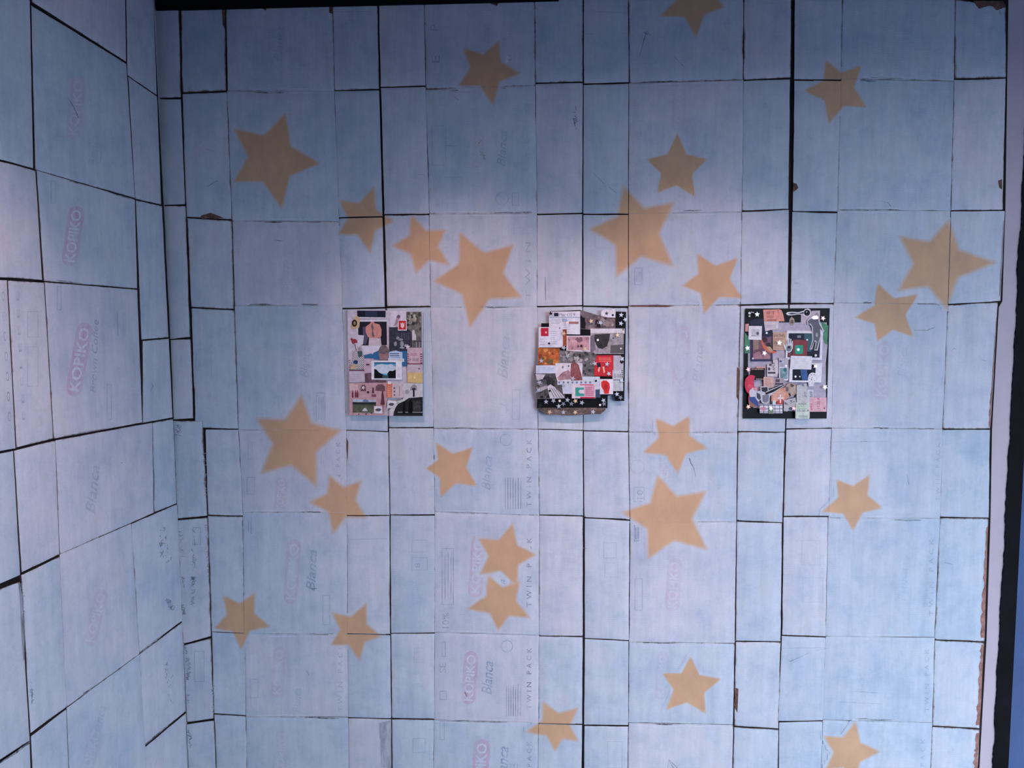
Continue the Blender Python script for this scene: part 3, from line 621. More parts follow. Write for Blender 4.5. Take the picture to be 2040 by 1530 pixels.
for si, (tips, fe, label) in enumerate(STARS):
    st = POLYS[si]; cen = (sum(p[0] for p in st)/10, sum(p[1] for p in st)/10)
    near = [q for k, q in enumerate(POLYS) if k != si and math.hypot(sum(p[0] for p in q)/10-cen[0], sum(p[1] for p in q)/10-cen[1]) < .30]
    x0, x1 = min(p[0] for p in st)-.008, max(p[0] for p in st)+.008; z0, z1 = min(p[1] for p in st)-.008, max(p[1] for p in st)+.008
    verts, faces, sds, rns, idx = [], [], [], [], {}
    for pi, p in enumerate(BACK.panels):
        TL, TR, BR, BL = p['q']; g = p['g']
        qq = [(TL[0]+g[0], TL[1]-g[1]), (BL[0]+g[0], BL[1]+g[3]), (BR[0]-g[2], BR[1]+g[3]), (TR[0]-g[2], TR[1]-g[1])]   # counter-clockwise
        if max(a[0] for a in qq) < x0 or min(a[0] for a in qq) > x1 or max(a[1] for a in qq) < z0 or min(a[1] for a in qq) > z1: continue
        h = .0075; nx, nz = int((x1-x0)/h)+1, int((z1-z0)/h)+1
        for i in range(nx):
            for j in range(nz):
                cell = [(x0+i*h, z0+j*h), (x0+(i+1)*h, z0+j*h), (x0+(i+1)*h, z0+(j+1)*h), (x0+i*h, z0+(j+1)*h)]
                if sdist((x0+(i+.5)*h, z0+(j+.5)*h), st) < -.013: continue
                for k in range(4):
                    if cell: cell = clip(cell, qq[k], qq[(k+1) % 4])
                if len(cell) < 3: continue
                fc = []
                for c in cell:
                    key = (pi, round(c[0], 5), round(c[1], 5))
                    if key not in idx:
                        u, v = on_panel(p, *c); idx[key] = len(verts)
                        verts.append(BACK.pt(c[0], c[1], p['depth'](u, v)+.0007+.00003*si)); sds.append(max([sdist(c, st)]+[sdist(c, q) for q in near])/PPX); rns.append(p['o']['rnd'])
                    if not fc or fc[-1] != idx[key]: fc.append(idx[key])
                if len(fc) > 1 and fc[0] == fc[-1]: fc.pop()
                if len(fc) >= 3: faces.append(tuple(fc))
    o = link('painted_star', verts, faces, GOLD, wall_back)
    at = o.data.attributes.new('sd', 'FLOAT', 'POINT'); at.data.foreach_set('value', sds)
    at = o.data.attributes.new('rnd', 'FLOAT', 'POINT'); at.data.foreach_set('value', rns)
    o['feather'] = fe*2.2; o['label'] = label; o['group'] = 'stencilled gold stars'

# ------------------------------------------------------------------ collages
LIT = (0.445/0.60, 0.445/0.62, 0.546/0.70)
class Collage:
    def __init__(s, ox, oy, k, depth, label, root_zoom):
        s.ox, s.oy, s.k, s.d = ox, oy, k, depth
        x, z = BACK.st(ox+root_zoom[0]/k, oy+root_zoom[1]/k, depth)
        s.root = bpy.data.objects.new('collage', None); COL.objects.link(s.root); s.root.empty_display_size = 0.05
        s.L = BACK.pt(x, z, depth); s.root.location = s.L
        s.root['label'] = label; s.root['category'] = 'collage'; s.root['group'] = 'paper collages on the cardboard wall'
        s.n = 0
    def P(s, zx, zy, d): return BACK.pt(*BACK.st(s.ox+zx/s.k, s.oy+zy/s.k, d), d)
    def sheet(s, name, pts, rgb, parent=None, step=1.0, thick=0.0005, mat=None, rough=0.5, metal=0.0, curl=None, grain=0.10, gs=260):
        """a piece of paper: outline in zoomed photo coordinates, laid on the pieces already there"""
        s.n += step; d = s.d + s.n*0.00016
        cf = (lambda x, y: 0.0) if curl is None else curl
        n = len(pts); vv = [s.P(x, y, d+cf(x, y)) for x, y in pts]+[s.P(x, y, d-thick+cf(x, y)) for x, y in pts]
        o = link(name, vv, [tuple(range(n-1, -1, -1)), tuple(range(n, 2*n))]+[(i, (i+1) % n, n+(i+1) % n, n+i) for i in range(n)], mat or flat(rgb, rough, metal, 1.0, grain, gs), parent or s.root, s.L)
        return o
    def rect(s, name, x0, y0, x1, y1, rgb, parent=None, **kw): return s.sheet(name, [(x0, y0), (x1, y0), (x1, y1), (x0, y1)], rgb, parent, **kw)
    def disc(s, name, cx, cy, rx, ry, rgb, parent=None, n=18, a0=0, **kw):
        return s.sheet(name, [(cx+rx*math.cos(2*math.pi*i/n+a0), cy+ry*math.sin(2*math.pi*i/n+a0)) for i in range(n)], rgb, parent, **kw)
    def star(s, name, cx, cy, r, rgb, parent=None, a0=0.0, **kw):
        kw.setdefault('thick', .0008)
        return s.sheet(name, [(cx+(r if i % 2 == 0 else r*.42)*math.sin(math.pi*i/5+a0), cy-(r if i % 2 == 0 else r*.42)*math.cos(math.pi*i/5+a0)) for i in range(10)], rgb, parent, **kw)
    def text(s, body, cx, cy, L_, h, rgb, parent, ang=0, shear=0, bold=0.0):
        s.n += .4; d = s.d+s.n*0.00016
        pts, fs = text_px(body, cx, cy, L_, h, ang, shear, bold)
        return link('printed_lettering', [s.P(x, y, d) for x, y in pts], fs, flat(rgb), parent, s.L)
    def lines(s, x0, y0, x1, y1, n, rgb, parent, w=3):
        for i in range(n):
            y = y0+(y1-y0)*(i/(n-1) if n > 1 else 0); e = x1-(x1-x0)*random.uniform(0, .3)
            s.rect('printed_line', x0, y, e, y+w, rgb, parent, step=.02)
    def blobs(s, x0, y0, x1, y1, n, cols, parent, r=(10, 28), seed=1):
        rg = random.Random(seed)
        for i in range(n):
            cx, cy = rg.uniform(x0, x1), rg.uniform(y0, y1); k = rg.randint(6, 9); ra = rg.uniform(*r)
            pts = []
            for j in range(k):
                q = ra*rg.uniform(.55, 1.1); a = 2*math.pi*j/k
                pts.append((min(max(cx+q*math.cos(a), x0), x1), min(max(cy+q*math.sin(a), y0), y1)))
            s.sheet('picture_detail', pts, cols[i % len(cols)], parent, step=.12, grain=.3, gs=420)
def checker(rgb1, rgb2, scale):
    m, nt, N, L, B = newmat('checked_print')
    ck = node(nt, 'ShaderNodeTexChecker'); ck.inputs['Scale'].default_value = scale
    ck.inputs['Color1'].default_value = S(*rgb1); ck.inputs['Color2'].default_value = S(*rgb2)
    L.new(mapping(nt, (1, 0, 1)), ck.inputs['Vector']); L.new(ck.outputs['Color'], B.inputs['Base Color']); return m
SIL = (214, 222, 236); GLD = (250, 226, 190)

# --- collage 1: pale paper, tickets and an instant photo
c = Collage(670, 600, 5.885, 0.024, 'collage of tickets, an instant sky photo and a checked dress on pale paper', (575, 1340))
A = c.rect
bw = c.sheet('backing_paper', [(130, 105), (600, 108), (600, 1340), (150, 1340)], (196, 192, 206)); c.sheet('backing_paper', [(590, 108), (1012, 116), (1013, 1346), (594, 1344)], (196, 192, 206))
for x, y in ((250, 300), (850, 300), (250, 1100), (850, 1100)):
    d = c.d; x0, z0 = BACK.st(c.ox+x/c.k, c.oy+y/c.k, d)
    link('mounting_pad', [BACK.pt(x0+a*.012, z0+b*.012, q) for q in (d-.0004, .0115) for a, b in ((-1, -1), (1, -1), (1, 1), (-1, 1))], [(0, 1, 2, 3), (7, 6, 5, 4), (0, 4, 5, 1), (1, 5, 6, 2), (2, 6, 7, 3), (3, 7, 4, 0)], flat((150, 150, 150)), c.root, c.L)
ph = c.sheet('photo_strip', [(243, 110), (578, 113), (578, 190), (245, 185)], (28, 33, 50)); c.rect('picture_detail', 340, 118, 480, 180, (46, 56, 78), ph)
ph = c.sheet('photo_print', [(245, 190), (592, 200), (596, 518), (250, 520)], (208, 208, 222))
c.rect('white_border', 262, 205, 590, 213, (120, 122, 140), ph, step=.2)
dk = c.sheet('picture', [(256, 240), (590, 240), (595, 515), (300, 520), (256, 400)], (36, 34, 46), ph)
c.sheet('picture_detail', [(310, 300), (345, 300), (375, 430), (345, 510), (312, 505)], (88, 84, 110), ph)
c.sheet('picture_detail', [(345, 300), (395, 262), (408, 240), (438, 240), (450, 258), (505, 272), (530, 330), (528, 400), (514, 436), (495, 425), (470, 440), (400, 440), (368, 415), (345, 360)], (198, 140, 134), ph)
c.sheet('picture_detail', [(385, 430), (520, 435), (530, 515), (378, 518)], (196, 186, 196), ph)
c.sheet('picture_detail', [(412, 270), (425, 268), (440, 320), (430, 350), (448, 410), (430, 425), (415, 395), (420, 340), (405, 300)], (110, 96, 108), ph, step=.3)
p_ = c.sheet('paper_scrap', [(165, 300), (195, 215), (240, 170), (280, 195), (268, 310), (215, 330), (175, 325)], (196, 176, 146)); c.disc('picture', 213, 258, 32, 42, (40, 32, 32), p_); c.disc('picture_detail', 215, 258, 14, 22, (150, 130, 90), p_, step=.3)
p_ = c.sheet('paper_scrap', [(250, 395), (325, 402), (310, 512), (252, 505)], (206, 204, 220))
fl = c.sheet('rose_cutout', [(165, 445), (178, 428), (200, 446), (222, 440), (245, 462), (246, 490), (222, 488), (206, 505), (180, 488), (176, 465)], (150, 56, 74)); c.sheet('stem', [(216, 505), (222, 505), (232, 560), (236, 590), (230, 590), (226, 560)], (52, 40, 46), fl)
p_ = c.sheet('card', [(635, 112), (820, 120), (818, 302), (632, 300)], (208, 206, 222)); c.sheet('picture_detail', [(705, 180), (730, 155), (755, 170), (745, 205), (700, 285), (668, 290), (690, 250)], (176, 150, 166), p_); c.disc('picture_detail', 730, 182, 20, 20, (110, 90, 104), p_, step=.3)
p_ = A('photo_print', 820, 124, 1000, 545, (112, 110, 106), grain=.35, gs=300); c.blobs(826, 130, 996, 340, 26, ((150, 146, 136), (70, 68, 70), (172, 168, 156), (52, 50, 56)), p_, (12, 30), 3)
c.blobs(900, 470, 996, 540, 10, ((60, 58, 70), (170, 166, 176)), p_, (10, 20), 4)
p_ = c.sheet('photo_print', [(618, 305), (820, 308), (880, 360), (890, 540), (820, 592), (618, 592)], (56, 58, 72), grain=.25)
for i in range(9): A('picture_detail', 700+i*20, 362, 706+i*20, 455, (92, 96, 116) if i % 2 else (78, 78, 92), p_, step=.05)
for cx, cy, rx, ry in ((720, 432, 20, 18), (750, 450, 34, 14), (692, 500, 18, 30), (768, 500, 24, 34), (770, 545, 30, 12), (815, 520, 22, 16)): c.disc('picture_detail', cx, cy, rx, ry, (150, 152, 164), p_, 9, step=.1, grain=.3)
p_ = c.sheet('statue_cutout', [(890, 400), (888, 352), (905, 336), (918, 345), (920, 375), (934, 400), (936, 456), (888, 456)], (206, 204, 212))
c.star('paper_flower', 838, 536, 34, (214, 212, 222), step=.5)
p_ = A('card', 905, 462, 1000, 545, (72, 70, 84)); [A('picture_detail', 915+i*18, 478, 925+i*18, 540, (160, 158, 170) if i % 2 else (110, 100, 110), p_, step=.05) for i in range(5)]
bl = c.sheet('blue_sheet', [(325, 635), (500, 588), (830, 585), (832, 762), (790, 762), (600, 692), (330, 676)], (54, 104, 150))
c.sheet('torn_paper', [(295, 520), (520, 520), (505, 570), (440, 600), (428, 625), (410, 612), (320, 632), (300, 580)], (206, 204, 220))
p_ = c.disc('head_cutout', 556, 602, 62, 90, (112, 100, 108), grain=.25); c.sheet('picture_detail', [(500, 610), (560, 620), (606, 600), (606, 680), (560, 692), (510, 690)], (146, 116, 120), p_, step=.3)
p_ = c.sheet('dress_cutout', [(200, 580), (300, 585), (318, 680), (345, 795), (165, 795), (192, 690)], (20, 20, 26), mat=checker((226, 226, 236), (14, 14, 20), 340)); c.sheet('picture_detail', [(245, 588), (300, 585), (304, 645), (262, 660)], (66, 86, 92), p_); c.disc('picture_detail', 225, 715, 28, 24, (44, 60, 104), p_, 10)
c.sheet('picture_detail', [(165, 770), (200, 740), (240, 745), (215, 792), (170, 795)], (196, 170, 130), p_); c.disc('picture_detail', 270, 555, 14, 22, (166, 160, 168), p_, 10)
tk = c.sheet('ticket', [(615, 600), (660, 585), (700, 578), (730, 590), (775, 600), (775, 680), (615, 685)], (176, 196, 220)); c.lines(628, 612, 768, 636, 2, (40, 60, 100), tk, 9); c.lines(640, 660, 760, 676, 2, (90, 110, 150), tk, 4)
c.rect('paper_scrap', 605, 672, 795, 712, (198, 200, 214))
tk = A('ticket', 832, 545, 1012, 742, (196, 170, 184)); c.text('P 10.00', 914, 688, 106, 34, (66, 44, 62), tk); c.lines(866, 610, 966, 634, 3, (150, 110, 132), tk, 5); A('printed_line', 832, 728, 1012, 740, (120, 66, 84), tk, step=.1)
for y in range(615, 720, 26): A('printed_line', 832, y, 852, y+12, (120, 66, 84), tk, step=.02); A('printed_line', 982, y, 1012, y+12, (120, 66, 84), tk, step=.02)
tk = A('ticket', 832, 745, 1012, 838, (190, 174, 188)); c.disc('printed_mark', 970, 792, 16, 12, (130, 110, 126), tk, 8)
tk = c.sheet('yellow_card', [(835, 836), (1012, 836), (1012, 962), (836, 956)], (206, 180, 124)); c.sheet('printed_mark', [(905, 915), (912, 880), (922, 880), (928, 915), (918, 905)], (226, 210, 170), tk)
tk = c.sheet('ticket', [(325, 672), (436, 672), (430, 842), (318, 842)], (188, 168, 184)); A('printed_mark', 350, 735, 388, 752, (70, 50, 66), tk)
tk = c.sheet('ticket', [(150, 812), (330, 824), (335, 948), (155, 945)], (188, 180, 198)); c.lines(165, 860, 300, 925, 4, (150, 138, 160), tk); c.rect('printed_line', 152, 806, 330, 820, (110, 78, 94), tk)
for y in range(690, 800, 26): c.rect('printed_line', 148, y, 164, y+12, (120, 80, 96), tk, step=.02)
c.sheet('paper_scrap', [(335, 850), (410, 838), (415, 925), (585, 930), (590, 975), (340, 965)], (104, 80, 94), grain=.3)
ip = A('instant_photo', 412, 697, 768, 918, (224, 226, 236)); sky = A('picture', 443, 715, 698, 905, (84, 150, 186), ip, grain=.2, gs=60)
c.sheet('picture_detail', [(443, 770), (480, 745), (540, 735), (600, 750), (640, 735), (698, 770), (698, 850), (443, 850)], (190, 206, 222), ip, step=.3); c.rect('picture_detail', 443, 715, 698, 735, (48, 108, 146), ip, step=.3)
c.sheet('picture_detail', [(443, 795), (470, 800), (500, 835), (530, 850), (560, 868), (560, 905), (443, 905)], (14, 18, 26), ip, step=.3); c.sheet('picture_detail', [(600, 845), (625, 815), (660, 820), (698, 800), (698, 905), (600, 905)], (14, 18, 26), ip, step=.3); c.rect('picture_detail', 540, 868, 610, 905, (56, 84, 90), ip, step=.2)
c.lines(712, 850, 750, 890, 4, (160, 164, 180), ip, 5)
il = c.sheet('illustration', [(155, 960), (600, 955), (604, 1130), (560, 1338), (155, 1336)], (186, 152, 160))
c.sheet('picture_detail', [(160, 960), (255, 985), (262, 1050), (160, 1050)], (206, 180, 180), il); c.sheet('picture_detail', [(455, 1050), (462, 1000), (490, 975), (540, 972), (572, 1000), (572, 1060)], (112, 80, 94), il)
c.sheet('picture_detail', [(284, 1055), (286, 1000), (305, 980), (330, 980), (348, 1000), (348, 1055)], (96, 70, 84), il); c.star('picture_detail', 316, 1015, 28, (210, 196, 200), il, .3, step=.3)
for x in (182, 218, 240): c.sheet('picture_detail', [(x, 1130), (x, 1075), (x+5, 1062), (x+6, 1040), (x+12, 1040), (x+14, 1062), (x+19, 1075), (x+19, 1130)], (110, 48, 62), il, step=.1)
c.sheet('picture_detail', [(418, 1080), (422, 1020), (430, 1005), (440, 1020), (444, 1080)], (90, 50, 62), il); A('picture_detail', 412, 1092, 468, 1122, (130, 82, 96), il); c.disc('picture_detail', 372, 1068, 16, 14, (70, 48, 58), il, 9)
c.sheet('picture_detail', [(516, 1215), (530, 1130), (528, 1100), (535, 1055), (548, 1050), (556, 1098), (560, 1130), (570, 1215)], (98, 52, 64), il); c.sheet('picture_detail', [(536, 1215), (556, 1215), (552, 1300), (540, 1300)], (150, 110, 116), il)
c.blobs(158, 1300, 440, 1336, 16, ((226, 196, 186), (96, 76, 96), (206, 160, 150)), il, (8, 16), 9)
tk = A('orange_ticket', 588, 965, 655, 1128, (206, 120, 96)); c.lines(600, 1000, 645, 1110, 6, (230, 186, 166), tk, 5); c.rect('printed_mark', 605, 940, 640, 972, (236, 230, 230), tk)
tk = A('ticket', 655, 962, 790, 1132, (200, 184, 192)); [c.rect('printed_mark', 672, y, 690, y+20, (90, 76, 90), tk, step=.02) for y in (1010, 1050, 1090)]; c.rect('printed_line', 735, 1000, 747, 1110, (160, 140, 150), tk)
gf = c.sheet('photo_print', [(193, 1148), (465, 1156), (465, 1307), (193, 1305)], (86, 94, 78), grain=.25)
c.sheet('picture_detail', [(193, 1148), (465, 1156), (465, 1185), (193, 1182)], (176, 186, 204), gf, step=.3); c.sheet('picture_detail', [(193, 1180), (240, 1190), (330, 1185), (465, 1182), (465, 1212), (193, 1212)], (40, 46, 52), gf, step=.3)
c.sheet('picture_detail', [(300, 1290), (325, 1255), (345, 1250), (370, 1290)], (196, 200, 206), gf, step=.3); c.sheet('picture_detail', [(310, 1170), (325, 1150), (375, 1158), (380, 1186), (312, 1186)], (110, 124, 156), gf, step=.1)
for x0, y0 in ((442, 1230), (597, 1166)):
    sp = c.sheet('small_stamp', [(x0, y0), (x0+98, y0+3), (x0+97, y0+86), (x0, y0+84)], (216, 214, 222)); c.sheet('picture_detail', [(x0+12, y0+45), (x0+30, y0+28), (x0+66, y0+26), (x0+88, y0+42), (x0+66, y0+62), (x0+30, y0+60)], (84, 84, 96), sp)
bp_ = c.sheet('photo_print', [(780, 962), (1012, 964), (1013, 1346), (625, 1344), (622, 1280), (700, 1180), (790, 1140)], (196, 196, 202))
c.sheet('picture_detail', [(715, 1190), (790, 1175), (850, 1135), (920, 1130), (1012, 1122), (1013, 1346), (660, 1344), (680, 1260)], (36, 38, 42), bp_); c.rect('picture_detail', 720, 1298, 1012, 1306, (150, 150, 154), bp_, step=.2)
c.sheet('picture_detail', [(775, 1320), (785, 1180), (800, 1170), (812, 1190), (806, 1320)], (12, 12, 16), bp_, step=.2); c.rect('picture_detail', 905, 1170, 990, 1285, (66, 66, 72), bp_, step=.1, grain=.4); c.sheet('picture_detail', [(842, 1310), (850, 1180), (870, 1150), (890, 1180), (892, 1310)], (12, 12, 16), bp_, step=.2)
hp = c.sheet('hoop_cutout', [(865, 1046), (872, 1005), (895, 982), (918, 975), (938, 990), (948, 1046)], (140, 138, 146)); c.sheet('pole', [(898, 1036), (918, 1036), (918, 1122), (898, 1122)], (24, 24, 30), hp); c.disc('picture_detail', 908, 1030, 22, 12, (40, 40, 46), hp, 10)
c.disc('ball_cutout', 830, 1062, 27, 27, (158, 152, 160)); c.sheet('white_arc', [(660, 1340), (668, 1290), (690, 1235), (720, 1195), (800, 1160), (800, 1168), (725, 1202), (698, 1240), (676, 1292), (668, 1340)], (206, 206, 210), step=.5)
st_ = A('red_stamp', 722, 220, 826, 345, (216, 206, 214)); A('picture', 732, 230, 816, 332, (188, 44, 52), st_); c.sheet('picture_detail', [(752, 250), (765, 262), (775, 245), (786, 262), (800, 250), (796, 300), (775, 320), (756, 300)], (226, 196, 196), st_)

# --- collage 2: silver stars
c = Collage(1050, 600, 5.464, 0.028, 'shiny ragged collage scattered with silver stars, with a red poster and a computer page', (500, 1240))
A = c.rect
for x, y in ((300, 350), (850, 450), (250, 1000), (900, 800)):
    d = c.d; x0, z0 = BACK.st(c.ox+x/c.k, c.oy+y/c.k, d)
    link('mounting_pad', [BACK.pt(x0+a*.012, z0+b*.012, q) for q in (d-.0004, .0115) for a, b in ((-1, -1), (1, -1), (1, 1), (-1, 1))], [(0, 1, 2, 3), (7, 6, 5, 4), (0, 4, 5, 1), (1, 5, 6, 2), (2, 6, 7, 3), (3, 7, 4, 0)], flat((150, 150, 150)), c.root, c.L)
c.sheet('backing_card', [(155, 240), (240, 240), (240, 112), (580, 95), (805, 165), (960, 178), (966, 112), (1078, 116), (1058, 1086), (955, 1086), (950, 1012), (878, 1030), (875, 1166), (106, 1168), (110, 1065), (92, 960), (78, 790), (98, 780), (98, 697), (120, 690)], (14, 15, 22), thick=.0012)
c.sheet('foil_fringe', [(115, 1160), (860, 1160), (852, 1185), (795, 1232), (720, 1228), (600, 1238), (450, 1246), (330, 1236), (205, 1234), (150, 1195)], (96, 90, 92), rough=.3, metal=.4, grain=.5, gs=120, curl=lambda x, y: max(0, y-1165)/80*.014)
p_ = c.sheet('printed_page', [(240, 116), (578, 108), (578, 362), (240, 356)], (210, 212, 226)); A('printed_square', 293, 127, 343, 166, (30, 36, 66), p_); c.text('Mac OS 9', 437, 148, 170, 36, (90, 92, 116), p_); A('printed_line', 242, 172, 578, 182, (150, 164, 190), p_, step=.2)
c.lines(255, 196, 390, 240, 4, (120, 126, 150), p_, 4); A('printed_line', 450, 222, 560, 248, (150, 110, 110), p_); c.lines(280, 285, 500, 330, 3, (160, 166, 186), p_, 4); c.rect('picture_detail', 380, 190, 440, 225, (150, 170, 196), p_)
p_ = c.sheet('photo_print', [(580, 97), (700, 135), (808, 166), (960, 180), (962, 296), (690, 312), (580, 300)], (110, 98, 108), grain=.4, gs=140); c.blobs(586, 170, 955, 296, 26, ((66, 58, 66), (160, 146, 154), (36, 34, 42), (130, 112, 118)), p_, (12, 36), 11); c.sheet('picture_detail', [(582, 150), (632, 200), (636, 300), (582, 295)], (22, 22, 30), p_)
c.disc('picture_detail', 872, 245, 26, 32, (140, 126, 128), p_, 10)
c.sheet('white_tab', [(808, 110), (830, 92), (960, 85), (962, 180), (870, 176), (806, 160)], (212, 212, 224)); c.star('confetti_star', 865, 133, 26, (70, 74, 90), a0=.1); c.disc('bead', 933, 152, 12, 12, (24, 24, 34), None, 10)
p_ = A('printed_page', 690, 298, 1062, 352, (206, 206, 216)); c.rect('printed_mark', 1036, 300, 1056, 318, (110, 110, 120), p_)
p_ = A('photo_print', 690, 346, 1052, 575, (152, 148, 156), grain=.25); c.sheet('picture_detail', [(735, 362), (905, 354), (895, 420), (870, 490), (820, 520), (770, 510), (748, 460), (730, 420)], (54, 52, 58), p_, grain=.3); c.sheet('picture_detail', [(910, 480), (1050, 470), (1050, 566), (905, 566)], (92, 90, 96), p_); c.sheet('picture_detail', [(692, 380), (730, 365), (745, 520), (705, 572), (692, 570)], (110, 104, 116), p_)
p_ = A('photo_print', 428, 376, 688, 552, (202, 196, 208)); A('picture', 442, 388, 676, 532, (178, 140, 150), p_, grain=.2, gs=120); c.blobs(446, 392, 672, 528, 12, ((150, 110, 122), (196, 164, 172), (120, 90, 104)), p_, (12, 34), 5)
p_ = A('printed_page', 126, 282, 390, 504, (206, 208, 224)); A('red_square', 150, 291, 233, 381, (176, 36, 62), p_); c.rect('printed_mark', 196, 330, 216, 350, (230, 170, 180), p_); c.lines(250, 330, 330, 460, 7, (140, 150, 180), p_, 4); c.lines(140, 410, 200, 470, 3, (140, 150, 180), p_, 4)
A('rust_strip', 390, 306, 431, 486, (146, 78, 56), grain=.3)
p_ = c.sheet('leaf_picture', [(120, 508), (352, 514), (378, 600), (360, 670), (300, 702), (120, 692)], (172, 96, 54), grain=.35, gs=120); c.blobs(126, 516, 350, 690, 20, ((196, 122, 60), (130, 62, 44), (206, 140, 80), (110, 90, 60)), p_, (14, 40), 6)
p_ = c.sheet('photo_print', [(352, 534), (690, 556), (760, 580), (760, 640), (730, 816), (600, 816), (580, 690), (350, 672)], (104, 102, 108), grain=.4, gs=160); c.blobs(360, 545, 730, 810, 44, ((64, 62, 68), (136, 134, 140), (44, 44, 52), (160, 158, 166)), p_, (12, 34), 8)
p_ = A('photo_print', 309, 674, 602, 868, (206, 202, 214)); c.sheet('picture_detail', [(478, 680), (520, 660), (560, 690), (590, 790), (602, 862), (480, 862), (470, 780)], (136, 84, 88), p_, grain=.3); c.sheet('picture_detail', [(330, 830), (390, 770), (450, 750), (478, 780), (470, 850), (340, 862)], (156, 124, 134), p_, grain=.3)
c.disc('bead', 388, 718, 11, 16, (120, 120, 140), None, 9); c.disc('bead', 451, 706, 9, 9, (70, 70, 90), None, 8)
p_ = c.sheet('red_poster', [(760, 590), (942, 588), (936, 820), (730, 813), (734, 680)], (186, 46, 58)); c.lines(780, 615, 920, 650, 3, (226, 120, 110), p_, 8); c.sheet('picture_detail', [(760, 680), (790, 665), (805, 700), (790, 740), (770, 730)], (40, 30, 40), p_); c.sheet('picture_detail', [(770, 760), (780, 715), (795, 720), (785, 775)], (226, 176, 160), p_); c.sheet('picture_detail', [(820, 715), (840, 710), (850, 770), (835, 785)], (226, 176, 160), p_)
tk = A('ticket', 940, 590, 1050, 830, (176, 176, 190)); tk2 = A('ticket', 930, 752, 1046, 978, (182, 190, 200)); c.text('5.00', 985, 812, 76, 38, (60, 70, 90), tk2); c.rect('printed_line', 938, 852, 1040, 862, (110, 130, 140), tk2); c.lines(950, 885, 1030, 960, 4, (140, 150, 160), tk2)
for y in range(752, 840, 22): c.rect('printed_line', 1028, y, 1046, y+11, (60, 70, 90), tk2, step=.02)
for x, y, r in ((1038, 590, 18), (1030, 660, 20)): c.disc('bead', x, y, r, r, (18, 18, 26), None, 10)
p_ = A('ticket', 98, 698, 311, 786, (196, 206, 224)); c.lines(110, 715, 300, 770, 5, (150, 172, 206), p_, 5)
p_ = c.sheet('photo_print', [(78, 788), (305, 788), (330, 870), (412, 930), (412, 1062), (112, 1066), (92, 960)], (88, 86, 92), grain=.4, gs=140); c.blobs(95, 795, 300, 1055, 20, ((54, 54, 60), (120, 118, 124), (36, 36, 44)), p_, (16, 40), 13)
c.sheet('wing_cutout', [(90, 790), (200, 800), (170, 850), (110, 860)], (182, 180, 190)); c.sheet('wing_cutout', [(80, 1000), (140, 940), (215, 918), (218, 950), (150, 985)], (160, 158, 166)); c.disc('picture_detail', 236, 880, 28, 34, (40, 42, 52), p_, 10)
hd = c.sheet('hand_cutout', [(218, 930), (255, 905), (300, 935), (360, 990), (412, 1052), (250, 1060)], (190, 190, 200))
for k in range(4): c.sheet('picture_detail', [(240+k*22, 945-k*2), (246+k*22, 945-k*2), (300+k*30, 1050), (293+k*30, 1050)], (40, 40, 50), hd, step=.05)
p_ = c.sheet('symbol_strip', [(330, 870), (600, 866), (604, 818), (792, 822), (792, 960), (742, 962), (742, 906), (330, 910)], (190, 198, 216))
for k in range(8): c.disc('printed_mark', 350+k*48, 885, 12, 12, (110, 116, 140), p_, 10, step=.03)
c.sheet('paper_scrap', [(380, 910), (492, 910), (492, 1010), (390, 1008)], (186, 196, 214)); c.rect('paper_scrap', 742, 962, 800, 1050, (60, 76, 104))
tk = A('ticket', 487, 905, 744, 1058, (206, 196, 210)); c.sheet('picture_detail', [(525, 940), (618, 940), (618, 965), (570, 965), (560, 985), (575, 1005), (622, 1005), (622, 1034), (525, 1034)], (56, 150, 140), tk); c.sheet('picture_detail', [(625, 918), (735, 918), (735, 1036), (625, 1036)], (196, 150, 170), tk); c.rect('printed_line', 575, 905, 725, 914, (186, 40, 80), tk); c.rect('printed_line', 578, 1042, 742, 1057, (186, 40, 80), tk); c.lines(640, 940, 730, 1020, 5, (170, 100, 130), tk, 6)
p_ = A('white_card', 792, 848, 936, 1013, (212, 212, 224)); c.sheet('picture_detail', [(806, 880), (830, 862), (868, 866), (896, 895), (902, 940), (888, 1008), (840, 1008), (832, 970), (808, 930)], (196, 48, 50), p_); c.disc('picture_detail', 858, 930, 18, 28, (160, 36, 42), p_, 10)
for i, (x, y, g) in enumerate(((207, 1095, 0), (287, 1083, 0), (440, 1075, 0), (527, 1086, 1), (597, 1105, 0), (345, 1142, 0), (395, 1118, 2), (483, 1116, 2), (832, 1080, 0), (140, 1135, 3), (838, 1118, 2), (245, 1207, 1), (395, 1210, 0), (525, 1210, 1), (718, 1206, 0), (135, 885, 0), (125, 966, 0), (978, 1012, 0), (1018, 1048, 2), (1025, 150, 0),
                        (1070, 200, 0), (1022, 242, 0), (697, 218, 1), (800, 235, 0), (155, 650, 0), (440, 595, 0), (870, 685, 0), (1035, 630, 0), (498, 842, 0), (985, 370, 1), (1028, 865, 0), (400, 912, 0), (890, 790, 0), (398, 352, 1), (738, 680, 0), (400, 505, 0), (258, 134, 3), (628, 520, 1))):
    c.star('confetti_star', x, y, 29, (SIL, GLD, (150, 156, 172), (50, 54, 66))[g], None, (i*.7) % 1.2, step=.15, rough=.28, metal=.55, grain=.05)
for x, y, r, w in ((355, 292, 7, 0), (240, 460, 12, 0), (590, 488, 13, 0), (770, 422, 13, 1), (940, 402, 8, 0), (246, 976, 12, 0), (355, 1085, 14, 1), (795, 1130, 13, 1), (440, 235, 16, 1), (1022, 515, 10, 1), (750, 868, 12, 0)): c.disc('bead', x, y, r, r, ((36, 38, 56), (226, 220, 220))[w], None, 10, step=.1, thick=.0014, rough=.25)

